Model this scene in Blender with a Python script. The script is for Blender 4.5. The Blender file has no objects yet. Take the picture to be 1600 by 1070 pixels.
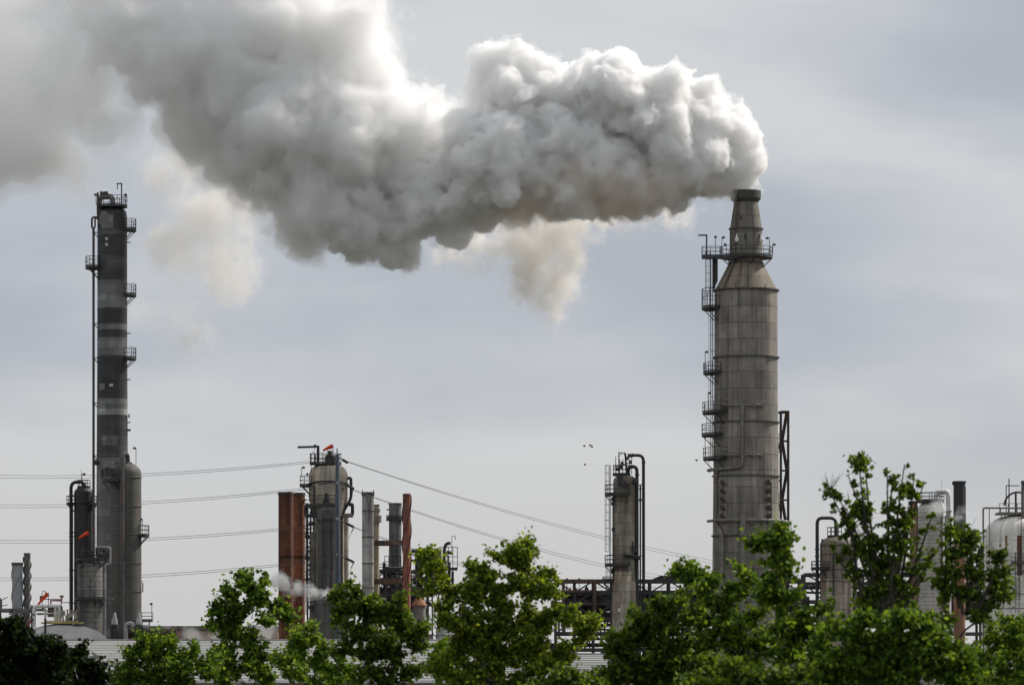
import bpy, bmesh, math, random
import numpy as np
from mathutils import Vector, Matrix

# ---------------------------------------------------------------- camera, world, sun, exposure
SC = bpy.context.scene
COL = SC.collection
R = math.radians
D0, PX, HOR, CAMZ = 700.0, 0.1, 1090.0, 8.0      # 1 photo pixel is 0.1 m at 700 m; horizon row; eye height

def P(px, py, Y=D0):
    s = PX * Y / D0
    return Vector(((px - 800.0) * s, Y, CAMZ + (HOR - py) * s))

cam_d = bpy.data.cameras.new('camera')
cam = bpy.data.objects.new('camera', cam_d)
COL.objects.link(cam)
cam.location = (0, 0, CAMZ)
cam.rotation_euler = (R(90), 0, 0)
cam_d.sensor_width = 36.0
cam_d.lens = 36.0 * D0 / (1600 * PX)
cam_d.shift_y = (HOR - 535.0) / 1600.0
cam_d.clip_start = 1.0
cam_d.clip_end = 20000.0
SC.camera = cam

SUN_DIR = Vector((0.62, 0.34, 0.70)).normalized()
sun_el = math.asin(SUN_DIR.z)
sun_az = math.atan2(SUN_DIR.x, SUN_DIR.y)

world = bpy.data.worlds.new('World')
SC.world = world
world.use_nodes = True
def build_world():
    nt = world.node_tree
    N, L = nt.nodes, nt.links
    N.clear()
    out = N.new('ShaderNodeOutputWorld')
    bg = N.new('ShaderNodeBackground')
    sky = N.new('ShaderNodeTexSky')
    sky.sky_type = 'NISHITA'; sky.sun_disc = False
    sky.sun_elevation = sun_el; sky.sun_rotation = sun_az
    sky.air_density = 1.0; sky.dust_density = 3.0
    sk = N.new('ShaderNodeVectorMath'); sk.operation = 'SCALE'; sk.inputs['Scale'].default_value = 0.06
    L.new(sky.outputs[0], sk.inputs[0])
    tc = N.new('ShaderNodeTexCoord')
    # soft overcast cloud deck
    mp = N.new('ShaderNodeMapping'); mp.inputs['Scale'].default_value = (1.0, 1.0, 3.2)
    L.new(tc.outputs['Generated'], mp.inputs['Vector'])
    n1 = N.new('ShaderNodeTexNoise'); n1.inputs['Scale'].default_value = 6.5; n1.inputs['Detail'].default_value = 5.0
    n1.inputs['Roughness'].default_value = 0.48; n1.inputs['Distortion'].default_value = 0.15
    L.new(mp.outputs[0], n1.inputs['Vector'])
    r1 = N.new('ShaderNodeValToRGB')
    r1.color_ramp.interpolation = 'EASE'
    r1.color_ramp.elements[0].position = 0.34; r1.color_ramp.elements[0].color = (0.435, 0.474, 0.535, 1)
    r1.color_ramp.elements[1].position = 0.66; r1.color_ramp.elements[1].color = (0.655, 0.670, 0.690, 1)
    L.new(n1.outputs['Fac'], r1.inputs['Fac'])
    # warm grey haze towards the horizon
    sx = N.new('ShaderNodeSeparateXYZ'); L.new(tc.outputs['Generated'], sx.inputs[0])
    mr = N.new('ShaderNodeMapRange'); mr.interpolation_type = 'SMOOTHSTEP'
    mr.inputs['From Min'].default_value = 0.015; mr.inputs['From Max'].default_value = 0.085
    L.new(sx.outputs['Z'], mr.inputs['Value'])
    mh = N.new('ShaderNodeMix'); mh.data_type = 'RGBA'
    mh.inputs['A'].default_value = (0.602, 0.602, 0.600, 1)
    L.new(mr.outputs[0], mh.inputs['Factor']); L.new(r1.outputs[0], mh.inputs['B'])
    # brighter overcast towards the zenith
    mz = N.new('ShaderNodeMapRange'); mz.inputs['From Min'].default_value = 0.15; mz.inputs['From Max'].default_value = 1.0
    mz.inputs['To Min'].default_value = 1.0; mz.inputs['To Max'].default_value = 1.3
    L.new(sx.outputs['Z'], mz.inputs['Value'])
    sc = N.new('ShaderNodeVectorMath'); sc.operation = 'SCALE'
    L.new(mh.outputs['Result'], sc.inputs[0]); L.new(mz.outputs[0], sc.inputs['Scale'])
    # heavier cloud behind the camera, thinner cloud on the sun's side
    my = N.new('ShaderNodeMapRange'); my.interpolation_type = 'SMOOTHSTEP'; my.inputs['From Min'].default_value = -0.7; my.inputs['From Max'].default_value = 0.8
    my.inputs['To Min'].default_value = 0.90; my.inputs['To Max'].default_value = 1.0
    L.new(sx.outputs['Y'], my.inputs['Value'])
    s2 = N.new('ShaderNodeVectorMath'); s2.operation = 'SCALE'
    L.new(sc.outputs[0], s2.inputs[0]); L.new(my.outputs[0], s2.inputs['Scale']); sc = s2
    mx = N.new('ShaderNodeMix'); mx.data_type = 'RGBA'; mx.inputs['Factor'].default_value = 0.93
    L.new(sk.outputs[0], mx.inputs['A']); L.new(sc.outputs[0], mx.inputs['B'])
    L.new(mx.outputs['Result'], bg.inputs['Color'])
    bg.inputs['Strength'].default_value = 0.57
    L.new(bg.outputs[0], out.inputs['Surface'])
build_world()

sun_d = bpy.data.lights.new('sun', 'SUN')
sun_d.energy = 2.4; sun_d.angle = R(5.0); sun_d.color = (1.0, 0.94, 0.86)
sun = bpy.data.objects.new('sun', sun_d); COL.objects.link(sun)
sun.rotation_euler = (-SUN_DIR).to_track_quat('-Z', 'Y').to_euler()
sun.location = (60, 300, 150)

SC.view_settings.view_transform = 'Standard'
SC.view_settings.look = 'None'
SC.view_settings.exposure = 0.86
SC.view_settings.gamma = 1.0
SC.view_settings.use_curve_mapping = False
SC.render.engine = 'CYCLES'
cy = SC.cycles
cy.max_bounces = 40; cy.diffuse_bounces = 3; cy.glossy_bounces = 2; cy.transmission_bounces = 4
cy.volume_bounces = 36; cy.transparent_max_bounces = 48
cy.sample_clamp_indirect = 6.0
cy.use_denoising = True
cy.use_adaptive_sampling = True; cy.adaptive_threshold = 0.02
cam_d.dof.use_dof = True
cam_d.dof.focus_distance = 700.0
cam_d.dof.aperture_fstop = 4.0
# ---------------------------------------------------------------- helpers
def mesh_np(name, v, f):
    me = bpy.data.meshes.new(name)
    me.vertices.add(len(v)); me.vertices.foreach_set('co', np.ascontiguousarray(v, np.float32).ravel())
    n = f.shape[1]
    me.loops.add(f.size); me.loops.foreach_set('vertex_index', np.ascontiguousarray(f, np.int32).ravel())
    me.polygons.add(len(f))
    me.polygons.foreach_set('loop_start', np.arange(0, f.size, n, dtype=np.int32))
    me.polygons.foreach_set('loop_total', np.full(len(f), n, np.int32))
    me.update(calc_edges=True)
    return me

class MB:
    def __init__(s): s.v = []; s.f = []
    def add(s, v, f):
        o = len(s.v); s.v += [tuple(p) for p in v]; s.f += [tuple(i + o for i in q) for q in f]; return s
    def box(s, c, d, rz=0.0):
        x, y, z = d[0] / 2, d[1] / 2, d[2] / 2; ca, sa = math.cos(rz), math.sin(rz)
        v = [(c[0] + a * x * ca - b * y * sa, c[1] + a * x * sa + b * y * ca, c[2] + e * z) for a in (-1, 1) for b in (-1, 1) for e in (-1, 1)]
        return s.add(v, [(0, 1, 3, 2), (4, 6, 7, 5), (0, 4, 5, 1), (2, 3, 7, 6), (0, 2, 6, 4), (1, 5, 7, 3)])
    def bar(s, p, q, w, h=None):
        p = Vector(p); q = Vector(q); h = h or w; d = (q - p)
        if d.length < 1e-6: return s
        d.normalize(); u = d.cross(Vector((0, 0, 1)))
        if u.length < 1e-3: u = Vector((1, 0, 0))
        u.normalize(); t = u.cross(d)
        v = [e + u * a * w / 2 + t * b * h / 2 for e in (p, q) for a, b in ((-1, -1), (1, -1), (1, 1), (-1, 1))]
        return s.add(v, [(0, 1, 2, 3), (7, 6, 5, 4), (0, 4, 5, 1), (1, 5, 6, 2), (2, 6, 7, 3), (3, 7, 4, 0)])
    def tube(s, pts, r, n=10, caps=True):
        pts = [Vector(p) for p in pts]; m = len(pts)
        rs = r if isinstance(r, (list, tuple)) else [r] * m
        tg = [(pts[min(i + 1, m - 1)] - pts[max(i - 1, 0)]).normalized() for i in range(m)]
        u = tg[0].orthogonal().normalized(); v = []
        for i in range(m):
            u = (u - tg[i] * u.dot(tg[i])).normalized(); w = tg[i].cross(u)
            for k in range(n):
                a = 2 * math.pi * k / n; v.append(pts[i] + (u * math.cos(a) + w * math.sin(a)) * rs[i])
        f = [(i * n + k, i * n + (k + 1) % n, (i + 1) * n + (k + 1) % n, (i + 1) * n + k) for i in range(m - 1) for k in range(n)]
        if caps: f += [tuple(reversed(range(n))), tuple((m - 1) * n + k for k in range(n))]
        return s.add(v, f)
    def pipe(s, pts, r, bend=None, n=12):
        return s.tube(fillet(pts, bend or r * 3), r, n)
    def lathe(s, x, y, prof, n=48, cap0=True, cap1=True, a0=0.0):
        v = []; m = len(prof)
        for r, z in prof:
            for k in range(n):
                a = a0 + 2 * math.pi * k / n; v.append((x + r * math.cos(a), y + r * math.sin(a), z))
        f = [(i * n + k, i * n + (k + 1) % n, (i + 1) * n + (k + 1) % n, (i + 1) * n + k) for i in range(m - 1) for k in range(n)]
        if cap0: f.append(tuple(reversed(range(n))))
        if cap1: f.append(tuple((m - 1) * n + k for k in range(n)))
        return s.add(v, f)
    def ring(s, x, y, r0, r1, z0, z1, n=48):
        v = []; 
        for r, z in ((r0, z0), (r1, z0), (r1, z1), (r0, z1)):
            v += [(x + r * math.cos(2 * math.pi * k / n), y + r * math.sin(2 * math.pi * k / n), z) for k in range(n)]
        return s.add(v, [(j * n + k, j * n + (k + 1) % n, ((j + 1) % 4) * n + (k + 1) % n, ((j + 1) % 4) * n + k) for j in range(4) for k in range(n)])
    def arc(s, x, y, r0, r1, z0, z1, a0, a1, n=10):
        v = []
        for i in range(n + 1):
            a = R(a0 + (a1 - a0) * i / n); c, d = math.cos(a), math.sin(a)
            v += [(x + r0 * c, y + r0 * d, z0), (x + r1 * c, y + r1 * d, z0), (x + r1 * c, y + r1 * d, z1), (x + r0 * c, y + r0 * d, z1)]
        f = [(i * 4 + j, i * 4 + (j + 1) % 4, i * 4 + 4 + (j + 1) % 4, i * 4 + 4 + j) for i in range(n) for j in range(4)]
        return s.add(v, f + [(3, 2, 1, 0), (n * 4, n * 4 + 1, n * 4 + 2, n * 4 + 3)])
    def ball(s, c, r, n=10, m=6, sz=1.0):
        return s.lathe(c[0], c[1], [(max(r * math.sin(math.pi * i / m), 0.001), c[2] - sz * r * math.cos(math.pi * i / m)) for i in range(m + 1)], n)

def fillet(pts, br, seg=5):
    pts = [Vector(p) for p in pts]; out = [pts[0]]
    for a, b, c in zip(pts, pts[1:], pts[2:]):
        d1 = (a - b); d2 = (c - b); l = min(br, d1.length * 0.49, d2.length * 0.49)
        p = b + d1.normalized() * l; q = b + d2.normalized() * l
        for i in range(seg + 1):
            t = i / seg; out.append(p * (1 - t) ** 2 + b * 2 * t * (1 - t) + q * t * t)
    return out + [pts[-1]]

def link(name, mb, mat, org, parent=None, smooth=True):
    me = bpy.data.meshes.new(name)
    o = Vector(org)
    me.from_pydata([(p[0] - o.x, p[1] - o.y, p[2] - o.z) for p in mb.v], [], mb.f)
    me.materials.append(mat); me.update()
    if smooth:
        me.shade_smooth(); me.set_sharp_from_angle(angle=R(32))
    ob = bpy.data.objects.new(name, me); COL.objects.link(ob)
    if parent: ob.parent = parent
    else: ob.location = o
    return ob

class Thing:
    def __init__(s, name, label, cat, loc, group=None, kind=None):
        s.o = bpy.data.objects.new(name, None); COL.objects.link(s.o)
        s.o.location = loc; s.loc = Vector(loc); s.o['label'] = label; s.o['category'] = cat
        if group: s.o['group'] = group
        if kind: s.o['kind'] = kind
    def part(s, name, mb, mat, parent=None, label=None):
        ob = link(name, mb, mat, s.loc, parent or s.o)
        if label: ob['label'] = label
        return ob

def single(name, mb, mat, loc, label, cat, group=None, kind=None):
    ob = link(name, mb, mat, loc)
    ob['label'] = label
    if cat: ob['category'] = cat
    if group: ob['group'] = group
    if kind: ob['kind'] = kind
    return ob

class F:                                              # a depth plane: photo rows/columns -> metres there
    def __init__(s, Y): s.Y = Y; s.s = PX * Y / D0
    def X(s, px): return (px - 800) * s.s
    def Z(s, py): return CAMZ + (HOR - py) * s.s
    def p(s, px, py, dy=0.0): return Vector((s.X(px), s.Y + dy, s.Z(py)))

# ---- materials
def pmat(name, col, rough=0.7, var=0.25, scale=0.8, rust=0.0, rustcol=(0.16, 0.06, 0.025), metal=0.0, stretch=1.0):
    m = bpy.data.materials.new(name); m.use_nodes = True
    N, L = m.node_tree.nodes, m.node_tree.links; b = N['Principled BSDF']
    b.inputs['Roughness'].default_value = rough; b.inputs['Metallic'].default_value = metal
    tc = N.new('ShaderNodeTexCoord'); mp = N.new('ShaderNodeMapping'); mp.inputs['Scale'].default_value = (1, 1, stretch)
    L.new(tc.outputs['Object'], mp.inputs['Vector'])
    n = N.new('ShaderNodeTexNoise'); n.inputs['Scale'].default_value = scale; n.inputs['Detail'].default_value = 5
    L.new(mp.outputs[0], n.inputs['Vector'])
    r = N.new('ShaderNodeMapRange'); r.inputs['From Min'].default_value = 0.3; r.inputs['From Max'].default_value = 0.7
    r.inputs['To Min'].default_value = 1 - var; r.inputs['To Max'].default_value = 1 + var
    L.new(n.outputs['Fac'], r.inputs['Value'])
    sc = N.new('ShaderNodeVectorMath'); sc.operation = 'SCALE'; sc.inputs[0].default_value = col
    L.new(r.outputs[0], sc.inputs['Scale']); c = sc.outputs[0]
    if rust:
        n2 = N.new('ShaderNodeTexNoise'); n2.inputs['Scale'].default_value = scale * 0.7; n2.inputs['Detail'].default_value = 8
        n2.inputs['Roughness'].default_value = 0.7; L.new(mp.outputs[0], n2.inputs['Vector'])
        r2 = N.new('ShaderNodeMapRange'); r2.inputs['From Min'].default_value = 0.62 - rust * 0.4; r2.inputs['From Max'].default_value = 0.74 - rust * 0.3
        L.new(n2.outputs['Fac'], r2.inputs['Value'])
        mx = N.new('ShaderNodeMix'); mx.data_type = 'RGBA'; mx.inputs['B'].default_value = (*rustcol, 1)
        L.new(r2.outputs[0], mx.inputs['Factor']); L.new(c, mx.inputs['A']); c = mx.outputs['Result']
    L.new(c, b.inputs['Base Color'])
    return m

def shell_mat(name, base, rad, bw=4.0, bh=2.2, tint=0.12, seam=0.45, mortar=0.05, rust=0.0, rustcol=(0.17, 0.085, 0.045), streak=0.2, bands=None, rough=0.75, zoff=0.0, grime=0.2, fine=None, rustzone=None):
    """curved plate cladding: panels of differing tone, seams, vertical streaks, rust; bands = [(z, tone), ...]."""
    m = bpy.data.materials.new(name); m.use_nodes = True
    N, L = m.node_tree.nodes, m.node_tree.links; b = N['Principled BSDF']; b.inputs['Roughness'].default_value = rough
    def mth(op, a, c=None):
        q = N.new('ShaderNodeMath'); q.operation = op
        for i, x in enumerate((a, c)):
            if x is None: continue
            if isinstance(x, (int, float)): q.inputs[i].default_value = x
            else: L.new(x, q.inputs[i])
        return q.outputs[0]
    tc = N.new('ShaderNodeTexCoord'); sx = N.new('ShaderNodeSeparateXYZ'); L.new(tc.outputs['Object'], sx.inputs[0])
    z = sx.outputs['Z']; u = mth('MULTIPLY', mth('ARCTAN2', sx.outputs['Y'], sx.outputs['X']), rad)
    def comb(a, c, d=0.0):
        q = N.new('ShaderNodeCombineXYZ')
        for i, x in enumerate((a, c, d)):
            if isinstance(x, (int, float)): q.inputs[i].default_value = x
            else: L.new(x, q.inputs[i])
        return q.outputs[0]
    def noise(vec, sc, det=5, ro=0.6):
        q = N.new('ShaderNodeTexNoise'); q.inputs['Scale'].default_value = sc; q.inputs['Detail'].default_value = det; q.inputs['Roughness'].default_value = ro
        L.new(vec, q.inputs['Vector']); return q.outputs['Fac']
    def rng(x, a, c, d, e):
        q = N.new('ShaderNodeMapRange'); L.new(x, q.inputs['Value'])
        for k, w in zip(('From Min', 'From Max', 'To Min', 'To Max'), (a, c, d, e)): q.inputs[k].default_value = w
        return q.outputs[0]
    def brick(w, h, mo, lo, hi, sm, off):
        q = N.new('ShaderNodeTexBrick'); L.new(comb(mth('ADD', u, off), mth('ADD', z, zoff + off), 0.0), q.inputs['Vector'])
        q.inputs['Scale'].default_value = 1.0; q.inputs['Brick Width'].default_value = w; q.inputs['Row Height'].default_value = h
        q.inputs['Mortar Size'].default_value = mo; q.inputs['Mortar Smooth'].default_value = 0.2
        q.offset = 0.37; q.offset_frequency = 2; q.squash = 1.0
        q.inputs['Color1'].default_value = (lo,) * 3 + (1,); q.inputs['Color2'].default_value = (hi,) * 3 + (1,); q.inputs['Mortar'].default_value = (sm,) * 3 + (1,)
        return q
    tint = min(.5, tint * 1.7); streak *= 1.5; grime *= 1.3
    bk = brick(bw, bh, mortar * 1.2, 1 - tint, 1 + tint, seam * .8, 0.0)
    tone = bk.outputs['Color']
    def mulc(a, fac):
        q = N.new('ShaderNodeVectorMath'); q.operation = 'SCALE'
        if isinstance(a, tuple): q.inputs[0].default_value = a
        else: L.new(a, q.inputs[0])
        L.new(fac, q.inputs['Scale']); return q.outputs[0]
    if bands:
        z0, z1 = bands[0][0], bands[-1][0] + 0.01
        cr = N.new('ShaderNodeValToRGB'); cr.color_ramp.interpolation = 'CONSTANT'
        L.new(rng(z, z0, z1, 0, 1), cr.inputs['Fac']); e = cr.color_ramp.elements
        while len(e) < len(bands): e.new(0.5)
        for k, (zz, t) in enumerate(bands):
            e[k].position = (zz - z0) / (z1 - z0); e[k].color = (base[0] * t, base[1] * t, base[2] * t, 1)
        c = cr.outputs[0]
    else:
        c = base
    c = mulc(c, tone)
    if fine:
        c = mulc(c, brick(fine[0], fine[1], fine[2], 0.96, 1.05, fine[3], 0.31).outputs['Color'])
    if streak:
        c = mulc(c, rng(noise(comb(mth('MULTIPLY', u, 1.3), mth('MULTIPLY', z, 0.05)), 1.0), 0.3, 0.7, 1 - streak, 1 + streak))
    if grime:
        c = mulc(c, rng(noise(comb(u, z, 3.0), 0.35, 7, 0.65), 0.3, 0.7, 1 - grime, 1 + grime))
    if rust:
        fac = rng(noise(comb(mth('MULTIPLY', u, 0.9), mth('MULTIPLY', z, 0.09), 5.0), 1.0, 8, 0.7), 0.61 - rust * 0.35, 0.73 - rust * 0.25, 0, 0.9)
        mx = N.new('ShaderNodeMix'); mx.data_type = 'RGBA'; mx.inputs['B'].default_value = (*rustcol, 1)
        L.new(fac, mx.inputs['Factor']); L.new(c, mx.inputs['A']); c = mx.outputs['Result']
    L.new(c, b.inputs['Base Color'])
    bp = N.new('ShaderNodeBump'); bp.inputs['Strength'].default_value = 0.35; bp.inputs['Distance'].default_value = 0.05
    L.new(bk.outputs['Fac'], bp.inputs['Height']); bp.invert = True
    L.new(bp.outputs[0], b.inputs['Normal'])
    return m

M = {}
def mats():
    M['dark'] = pmat('dark_steel', (0.035, 0.035, 0.036), 0.6, 0.3)
    M['black'] = pmat('black_pipe', (0.022, 0.023, 0.025), 0.5, 0.3)
    M['grey'] = pmat('grey_steel', (0.13, 0.13, 0.13), 0.6, 0.3, rust=0.25)
    M['lgrey'] = pmat('pale_steel', (0.34, 0.34, 0.33), 0.6, 0.25, rust=0.15)
    M['white'] = pmat('white_paint', (0.68, 0.68, 0.66), 0.55, 0.15, rust=0.12)
    M['brown'] = pmat('brown_steel', (0.055, 0.043, 0.037), 0.75, 0.35, rust=0.3, rustcol=(.10, .055, .035))
    M['rackgrey'] = pmat('rack_steel', (0.060, 0.058, 0.060), 0.8, 0.3, rust=0.15)
    M['rackbrown'] = pmat('rack_rusty_steel', (0.11, 0.075, 0.06), 0.8, 0.3, rust=0.3)
    M['concpipe'] = pmat('weathered_pipe', (0.20, 0.185, 0.165), 0.8, 0.25, rust=0.15)
    M['darkpipe'] = pmat('dull_grey_pipe', (0.085, 0.082, 0.078), 0.7, 0.25, rust=0.2)
    M['blue'] = pmat('blue_grey_paint', (0.048, 0.066, 0.086), 0.5, 0.2, scale=0.5)
    M['orange'] = pmat('orange_cloth', (0.80, 0.075, 0.015), 0.8, 0.1)
    M['red'] = pmat('dark_red_pipe', (0.16, 0.025, 0.025), 0.6, 0.2)
    M['yellow'] = pmat('faded_yellow_paint', (0.38, 0.30, 0.11), 0.6, 0.25, rust=0.2)
    M['lens'] = pmat('white_lamp', (0.75, 0.75, 0.72), 0.4, 0.05)
    M['wire'] = pmat('cable', (0.05, 0.05, 0.055), 0.6, 0.1)
    M['nearwire'] = pmat('weathered_cable', (0.22, 0.23, 0.24), 0.6, 0.1)
    M['bird'] = pmat('dark_feathers', (0.03, 0.03, 0.032), 0.8, 0.2)
    M['wood'] = pmat('creosoted_wood', (0.045, 0.036, 0.03), 0.9, 0.3)
    M['bark'] = pmat('bark', (0.060, 0.050, 0.040), 0.95, 0.35, scale=3.0)
mats()

# ---- refinery fittings, all in world coordinates
def rails(mb, pts, h=1.15, w=0.075, every=1.1, closed=False):
    pts = [Vector(p) for p in pts]
    for a, b in zip(pts, pts[1:]):
        for k in (1.0, 0.55): mb.bar(a + Vector((0, 0, h * k)), b + Vector((0, 0, h * k)), w)
        mb.bar(a + Vector((0, 0, 0.12)), b + Vector((0, 0, 0.12)), w * 0.5, 0.18)
    acc = 0.0; mb.bar(pts[0], pts[0] + Vector((0, 0, h)), w)
    for a, b in zip(pts, pts[1:]):
        acc += (b - a).length
        if acc >= every: mb.bar(b, b + Vector((0, 0, h)), w); acc = 0.0
    mb.bar(pts[-1], pts[-1] + Vector((0, 0, h)), w)

def arc_pts(x, y, z, r, a0, a1, n):
    return [(x + r * math.cos(R(a0 + (a1 - a0) * i / n)), y + r * math.sin(R(a0 + (a1 - a0) * i / n)), z) for i in range(n + 1)]

def platform(t, x, y, z, r0, r1, a0, a1, h=1.3, w=0.075, mat='dark', th=0.22, name='platform', n=None, brace=True):
    n = n or max(6, int(abs(a1 - a0) / 12))
    mb = MB(); mb.arc(x, y, r0 - 0.03, r1, z - th, z, a0, a1, n)
    if brace:
        for a in ([a0 + 8, a1 - 8] if abs(a1 - a0) < 150 else [a0 + 8 + (a1 - a0 - 16) * k / 5 for k in range(6)]):
            c, s = math.cos(R(a)), math.sin(R(a))
            mb.bar((x + r0 * c, y + r0 * s, z - th - (r1 - r0) * 0.9), (x + (r1 - 0.1) * c, y + (r1 - 0.1) * s, z - th), 0.12)
    p = t.part(name, mb, M[mat])
    rb = MB(); q = arc_pts(x, y, z, r1 - 0.05, a0, a1, n)
    e0 = arc_pts(x, y, z, r0, a0, a0, 1)[0]; e1 = arc_pts(x, y, z, r0, a1, a1, 1)[0]
    rails(rb, ([e0] + q + [e1]) if abs(a1 - a0) < 350 else q, h, w)
    t.part('railing', rb, M[mat], p)
    return p

def ladder(t, p, q, out, w=0.5, mat='dark', cage=True, rail=0.06):
    """vertical caged ladder from p up to q; out = horizontal direction away from the shell."""
    p = Vector(p); q = Vector(q); o = Vector(out).normalized(); s = Vector((-o.y, o.x, 0))
    mb = MB()
    for k in (-1, 1): mb.bar(p + s * k * w / 2, q + s * k * w / 2, rail)
    n = int((q - p).length / 0.45)
    for i in range(n):
        e = p.lerp(q, (i + 0.5) / n); mb.bar(e - s * w / 2, e + s * w / 2, 0.04)
    la = t.part('ladder', mb, M[mat])
    if cage:
        cb = MB(); n = max(2, int((q - p).length / 1.3)); angs = [-90, -45, 0, 45, 90]
        def cp(e, a): return e + o * (0.15 + 0.65 * max(0, math.cos(R(a)))) + s * 0.42 * math.sin(R(a))
        for i in range(n + 1):
            e = (p + Vector((0, 0, 2.0))).lerp(q, i / n)
            for a, b in zip(angs, angs[1:]): cb.bar(cp(e, a), cp(e, b), 0.05)
        for a in angs: cb.bar(cp(p + Vector((0, 0, 2.0)), a), cp(q, a), 0.045)
        t.part('ladder_cage', cb, M[mat], la)
    return la

def davit(t, p, h, reach, dirx=-1, w=0.22, mat='dark', hook=0.0, name='davit'):
    p = Vector(p); mb = MB(); q = p + Vector((0, 0, h)); e = q + Vector((dirx * reach, 0, 0))
    mb.bar(p, q + Vector((0, 0, w / 2)), w); mb.bar(q, e, w)
    if hook: mb.bar(e + Vector((dirx * -0.1, 0, 0)), e + Vector((dirx * -0.1, 0, -hook)), w * 0.7)
    return t.part(name, mb, M[mat])

def lamp(t, p, h, dx=0.5, mat='dark', name='floodlight'):
    p = Vector(p); mb = MB(); q = p + Vector((0, 0, h)); mb.tube([p, q], 0.05, 6); mb.bar(q, q + Vector((dx, 0, 0.05)), 0.06)
    mb.box(q + Vector((dx, 0, -0.05)), (0.42, 0.35, 0.3))
    return t.part(name, mb, M[mat])

def dome(r, z, h, n=8):
    return [(max(r * math.cos(math.pi / 2 * i / n), 0.02), z + h * math.sin(math.pi / 2 * i / n)) for i in range(n + 1)]

def rings(t, x, y, zs, r, w=0.12, h=0.14, mat=None, name='stiffening_ring', n=48):
    for z in zs:
        mb = MB(); mb.ring(x, y, r - 0.05, r + w, z - h / 2, z + h / 2, n); t.part(name, mb, mat)

def flanges(mb, pts, r):
    for p, d in pts:
        p = Vector(p); d = Vector(d).normalized(); mb.tube([p - d * 0.08, p + d * 0.08], r * 1.45, 12)
# ---------------------------------------------------------------- ground
def build_ground():
    m = pmat('dry_ground', (0.055, 0.055, 0.04), 0.95, 0.4, scale=0.08)
    mb = MB(); mb.add([(-4000, -200, 0), (4000, -200, 0), (4000, 9000, 0), (-4000, 9000, 0)], [(0, 1, 2, 3)])
    single('ground', mb, m, (0, 0, 0), 'flat dull ground under the trees and the refinery', None, kind='structure')
build_ground()

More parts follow.
